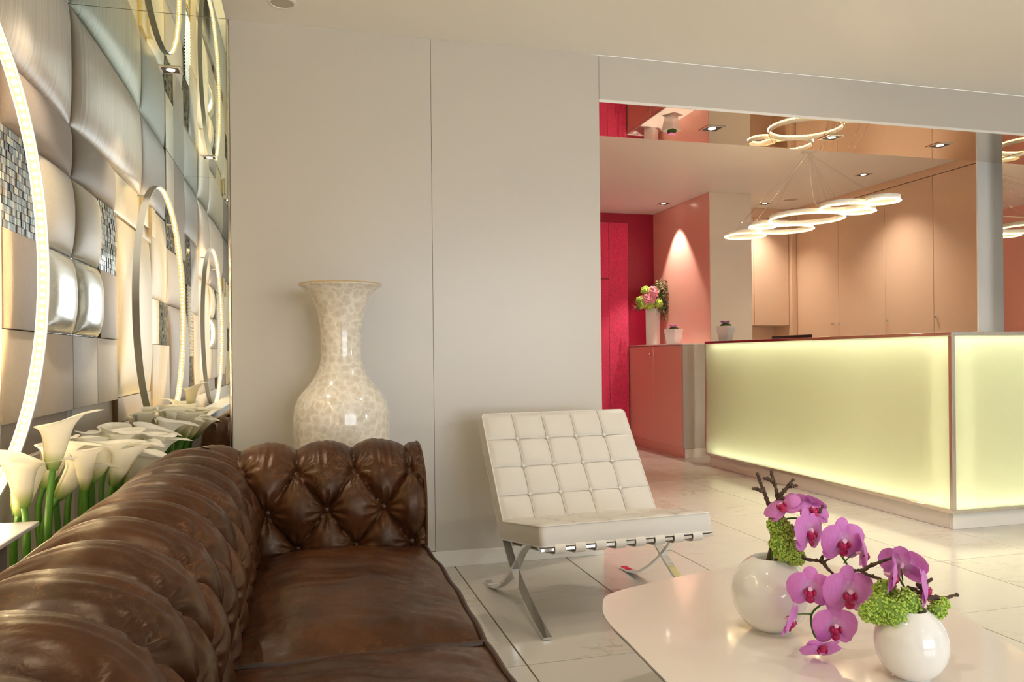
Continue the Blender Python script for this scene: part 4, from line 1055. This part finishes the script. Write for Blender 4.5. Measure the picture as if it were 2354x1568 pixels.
twig('crooked bare twig reaching right from the smaller ball vase', B2, [[B2, (2112, 1392, 1.74), (2118, 1374, 1.74), (2120, 1360, 1.74), (2110, 1345, 1.74)], [(2118, 1374, 1.74), (2150, 1374, 1.74), (2172, 1374, 1.74), (2201, 1367, 1.74)],
     [(2112, 1352, 1.74), (2124, 1345, 1.74), (2141, 1331, 1.74)], [(2118, 1366, 1.745), (2095, 1352, 1.76), (2075, 1356, 1.77)]], 0.0062)
twig('thin bare twig reaching left from the smaller ball vase', B2, [[B2, (2065, 1385, 1.76), (2034, 1340, 1.79), (2000, 1324, 1.81), (1978, 1313, 1.82), (1966, 1312, 1.83)], [(1978, 1313, 1.82), (2000, 1302, 1.81), (2030, 1290, 1.80), (2052, 1283, 1.79)]], 0.0052)

# green viburnum blooms: tiny florets on a lumpy head
def floret_cloud(lumps, n, r):
    rnd = random.Random(len(lumps) * 7 + n); mb = MB()
    oct_v = [(1, 0, 0), (0, 1, 0), (-1, 0, 0), (0, -1, 0), (0, 0, 0.7), (0, 0, -0.5)]; oct_f = [(0, 1, 4), (1, 2, 4), (2, 3, 4), (3, 0, 4), (1, 0, 5), (2, 1, 5), (3, 2, 5), (0, 3, 5)]
    for c, R in lumps:
        for k in range(n):
            d = Vector((rnd.gauss(0, 1), rnd.gauss(0, 1), rnd.gauss(0, 1))).normalized(); p = Vector(c) + d * R * rnd.uniform(0.80, 1.08)
            s = r * rnd.uniform(0.7, 1.3); q = Quaternion((rnd.random(), rnd.random() - .5, rnd.random() - .5, rnd.random() - .5)).normalized()
            mb.add([p + q @ (Vector(v) * s) for v in oct_v], oct_f)
    return mb
def viburnum(label, lumps_px, F, n=260):
    pts = [(at_depth(px, py, F + dF), R) for (px, py, dF, R) in lumps_px]; base = pts[0][0]
    t = thing('viburnum_bloom', label, 'flower', base, group='green viburnum blooms in the ball vases')
    mb = MB()
    for p, R in pts: mb.sphere(p - base, R * 0.86, 10, 8)
    mb.build('bloom_core', M['vibcore'], t)
    o = floret_cloud([(p - base, R) for p, R in pts], n, 0.0034).build('florets', M['vib'], t, smooth=False); o['kind'] = 'stuff'
    return t
viburnum('green viburnum bloom climbing beside the forked twig', [(1788, 1208, 0, .026), (1805, 1222, .01, .024), (1795, 1250, -.01, .028), (1818, 1265, .0, .028), (1830, 1280, -.01, .022), (1800, 1270, -.01, .022)], 2.0, 420)
viburnum('large green viburnum bloom over the left rim of the smaller ball vase', [(2025, 1402, 0, .034), (2055, 1412, -.02, .032), (2085, 1385, 0.0, .030), (2000, 1408, .0, .022), (2070, 1432, -.02, .022), (2035, 1360, .05, .026)], 1.735, 300)
viburnum('small green viburnum bloom over the right rim of the smaller ball vase', [(2155, 1402, 0, .020), (2165, 1388, .0, .016), (2142, 1420, .0, .013)], 1.74, 200)
lf = thing('viburnum_leaf', 'lobed dark green leaf on the rim of the smaller ball vase', 'leaf', at_depth(2095, 1430, 1.70))
def leaf_fn(u, v):
    w = 0.022 * math.sin(PI * (0.1 + 0.85 * v)) * (1 + 0.35 * math.sin(v * 22)); return ((u * 2 - 1) * w, -0.05 * v, 0.012 * (u * 2 - 1) ** 2 - 0.02 * v)
o = MB().grid(leaf_fn, 6, 16).build('leaf_blade', M['leaf'], lf, angle=0); o.rotation_euler = (1.2, 0.2, 0.3)

# ------------------------------------------------------------------ reception accessories
def square_pot(name, x, y, z, w0, w1, h, label, m, grp=None, rz=0.0):
    t = thing(name, label, 'pot' if name == 'flower_pot' else 'vase', (x, y, z), rz, grp)
    mb = MB(); a, b = w0 / 2, w1 / 2; i = b - 0.006
    vs = [(-a, -a, 0), (a, -a, 0), (a, a, 0), (-a, a, 0), (-b, -b, h), (b, -b, h), (b, b, h), (-b, b, h), (-i, -i, h), (i, -i, h), (i, i, h), (-i, i, h), (-i, -i, h - .03), (i, -i, h - .03), (i, i, h - .03), (-i, i, h - .03)]
    fs = [(0, 3, 2, 1)] + [(k, (k + 1) % 4, (k + 1) % 4 + 4, k + 4) for k in range(4)] + [(k + 4, (k + 1) % 4 + 4, (k + 1) % 4 + 8, k + 8) for k in range(4)] + [(k + 8, (k + 1) % 4 + 8, (k + 1) % 4 + 12, k + 12) for k in range(4)] + [(12, 13, 14, 15)]
    mb.add(vs, fs).build('body', m, t, False)
    return t
def pot_flower(x, y, z, label):
    t = thing('orchid_bloom', label, 'flower', (x, y, z))
    mb = MB().sphere((0.01, 0.01, 0), 0.055, 14, 8, (1, 1, .55)); mb.build('moss', M['moss'], t)
    for a, el in ((0.3, .3), (1.6, .5), (3.0, .35), (4.4, .55), (5.4, .3)):
        q = inst(pet, 'petal', t, (-0.012, -0.02, 0.028)); q.rotation_euler = (Matrix.Rotation(a, 4, 'Z') @ Matrix.Rotation(el, 4, 'X')).to_euler()
square_pot('flower_pot', 3.955, 7.815, 1.182, 0.10, 0.155, 0.165, 'white tapered pot on the low salmon cabinet', M['porcelain'], 'white tapered pots', 0.5)
pot_flower(3.955, 7.815, 1.347, 'purple orchid head on moss in the pot on the salmon cabinet')
pc = on_x(1668, 785, 3.90)
square_pot('flower_pot', pc.x, pc.y, DZ1, 0.085, 0.135, 0.145, 'white tapered pot at the far end of the reception desk', M['porcelain'], 'white tapered pots', 0.5)
pot_flower(pc.x, pc.y, DZ1 + 0.145, 'purple orchid head on moss in the pot on the desk')
square_pot('glass_vase', 3.95, 8.32, 1.182, 0.125, 0.13, 0.42, 'tall square frosted vase holding the bouquet', M['frost'], None, 0.78)
bq = thing('flower_bouquet', 'mixed bouquet of pink peonies, green blooms and brown foliage', 'bouquet', (3.95, 8.32, 1.60))
def blob(name, c, R, m, n, r): 
    o = MB().sphere(c, R * .85, 10, 8).build(name, m, bq); q = floret_cloud([(c, R)], n, r).build('petals', m, o, smooth=False); q['kind'] = 'stuff'
cc = Vector((3.95, 8.32, 1.60))
for (px, py, R) in ((1500, 672, .062), (1485, 688, .055), (1497, 690, .04)):
    blob('peony', on_y(px, py, 8.20) - cc, R, M['peony'], 120, 0.016)
for (px, py, R) in ((1484, 668, .05), (1472, 690, .045), (1475, 700, .05), (1493, 702, .05), (1513, 697, .05)):
    blob('green_bloom', on_y(px, py, 8.22) - cc, R, M['vib'], 140, 0.010)
mb = MB(); rnd = random.Random(5)
for k in range(420):
    px = rnd.uniform(1505, 1546); py = rnd.uniform(648, 722) - 0.35 * (1525 - abs(px - 1525) - 1505) 
    if k > 260: px = rnd.uniform(1455, 1540); py = rnd.uniform(690, 716)
    p = on_y(min(px, 1540), py, rnd.uniform(8.22, 8.42)) - cc; p.x = min(p.x, 0.145); q = Quaternion((rnd.random(), rnd.random() - .5, rnd.random() - .5, rnd.random() - .5)).normalized(); s = rnd.uniform(.014, .026)
    mb.add([p + q @ Vector(v) * s for v in ((0, -1, 0), (.45, 0, .1), (0, 1.2, 0), (-.45, 0, .1))], [(0, 1, 2, 3)])
o = mb.build('foliage', M['foliage'], bq, False); o['kind'] = 'stuff'
mb = MB()
for k in range(120):
    p = on_y(rnd.uniform(1498, 1540), rnd.uniform(650, 735), rnd.uniform(8.22, 8.42)) - cc; p.x = min(p.x, 0.145); q = Quaternion((rnd.random(), rnd.random() - .5, rnd.random() - .5, rnd.random() - .5)).normalized(); s = rnd.uniform(.016, .03)
    mb.add([p + q @ Vector(v) * s for v in ((0, -1, 0), (.4, 0, .1), (0, 1.4, 0), (-.4, 0, .1))], [(0, 1, 2, 3)])
o = mb.build('leaves', M['leaf'], bq, False); o['kind'] = 'stuff'
for k in range(5):
    a = k * 1.3; MB().tube([(0.02 * math.cos(a), 0.02 * math.sin(a), -0.36), (0.03 * math.cos(a), 0.03 * math.sin(a), 0.0), (0.07 * math.cos(a), 0.07 * math.sin(a), 0.10)], 0.004, 6).build('stem', M['stem'], bq)
# computer screen behind the desk
ma, mb_ = on_x(1778, 773, 4.42), on_x(1863, 769, 4.42)
yc = (ma.y + mb_.y) / 2; wy = abs(ma.y - mb_.y)
t = thing('computer_screen', 'black computer screen just showing above the desk top', 'screen', (4.42, yc, DZ1 - 0.40))
MB().rbox(-0.02, 0.02, -wy / 2, wy / 2, 0.10, ma.z - DZ1 + 0.40, 0.004, 2).build('housing', M['black'], t)
MB().rbox(0.0201, 0.022, -wy / 2 + .015, wy / 2 - .015, 0.12, ma.z - DZ1 + 0.385, 0.0005, 1).build('display', M['dark'], t)
MB().rbox(-0.012, 0.012, -0.03, 0.03, 0.01, 0.12, 0.002, 1).build('neck', M['black'], t)
MB().rbox(-0.09, 0.09, -0.12, 0.12, 0.0, 0.012, 0.002, 1).build('foot', M['black'], t)
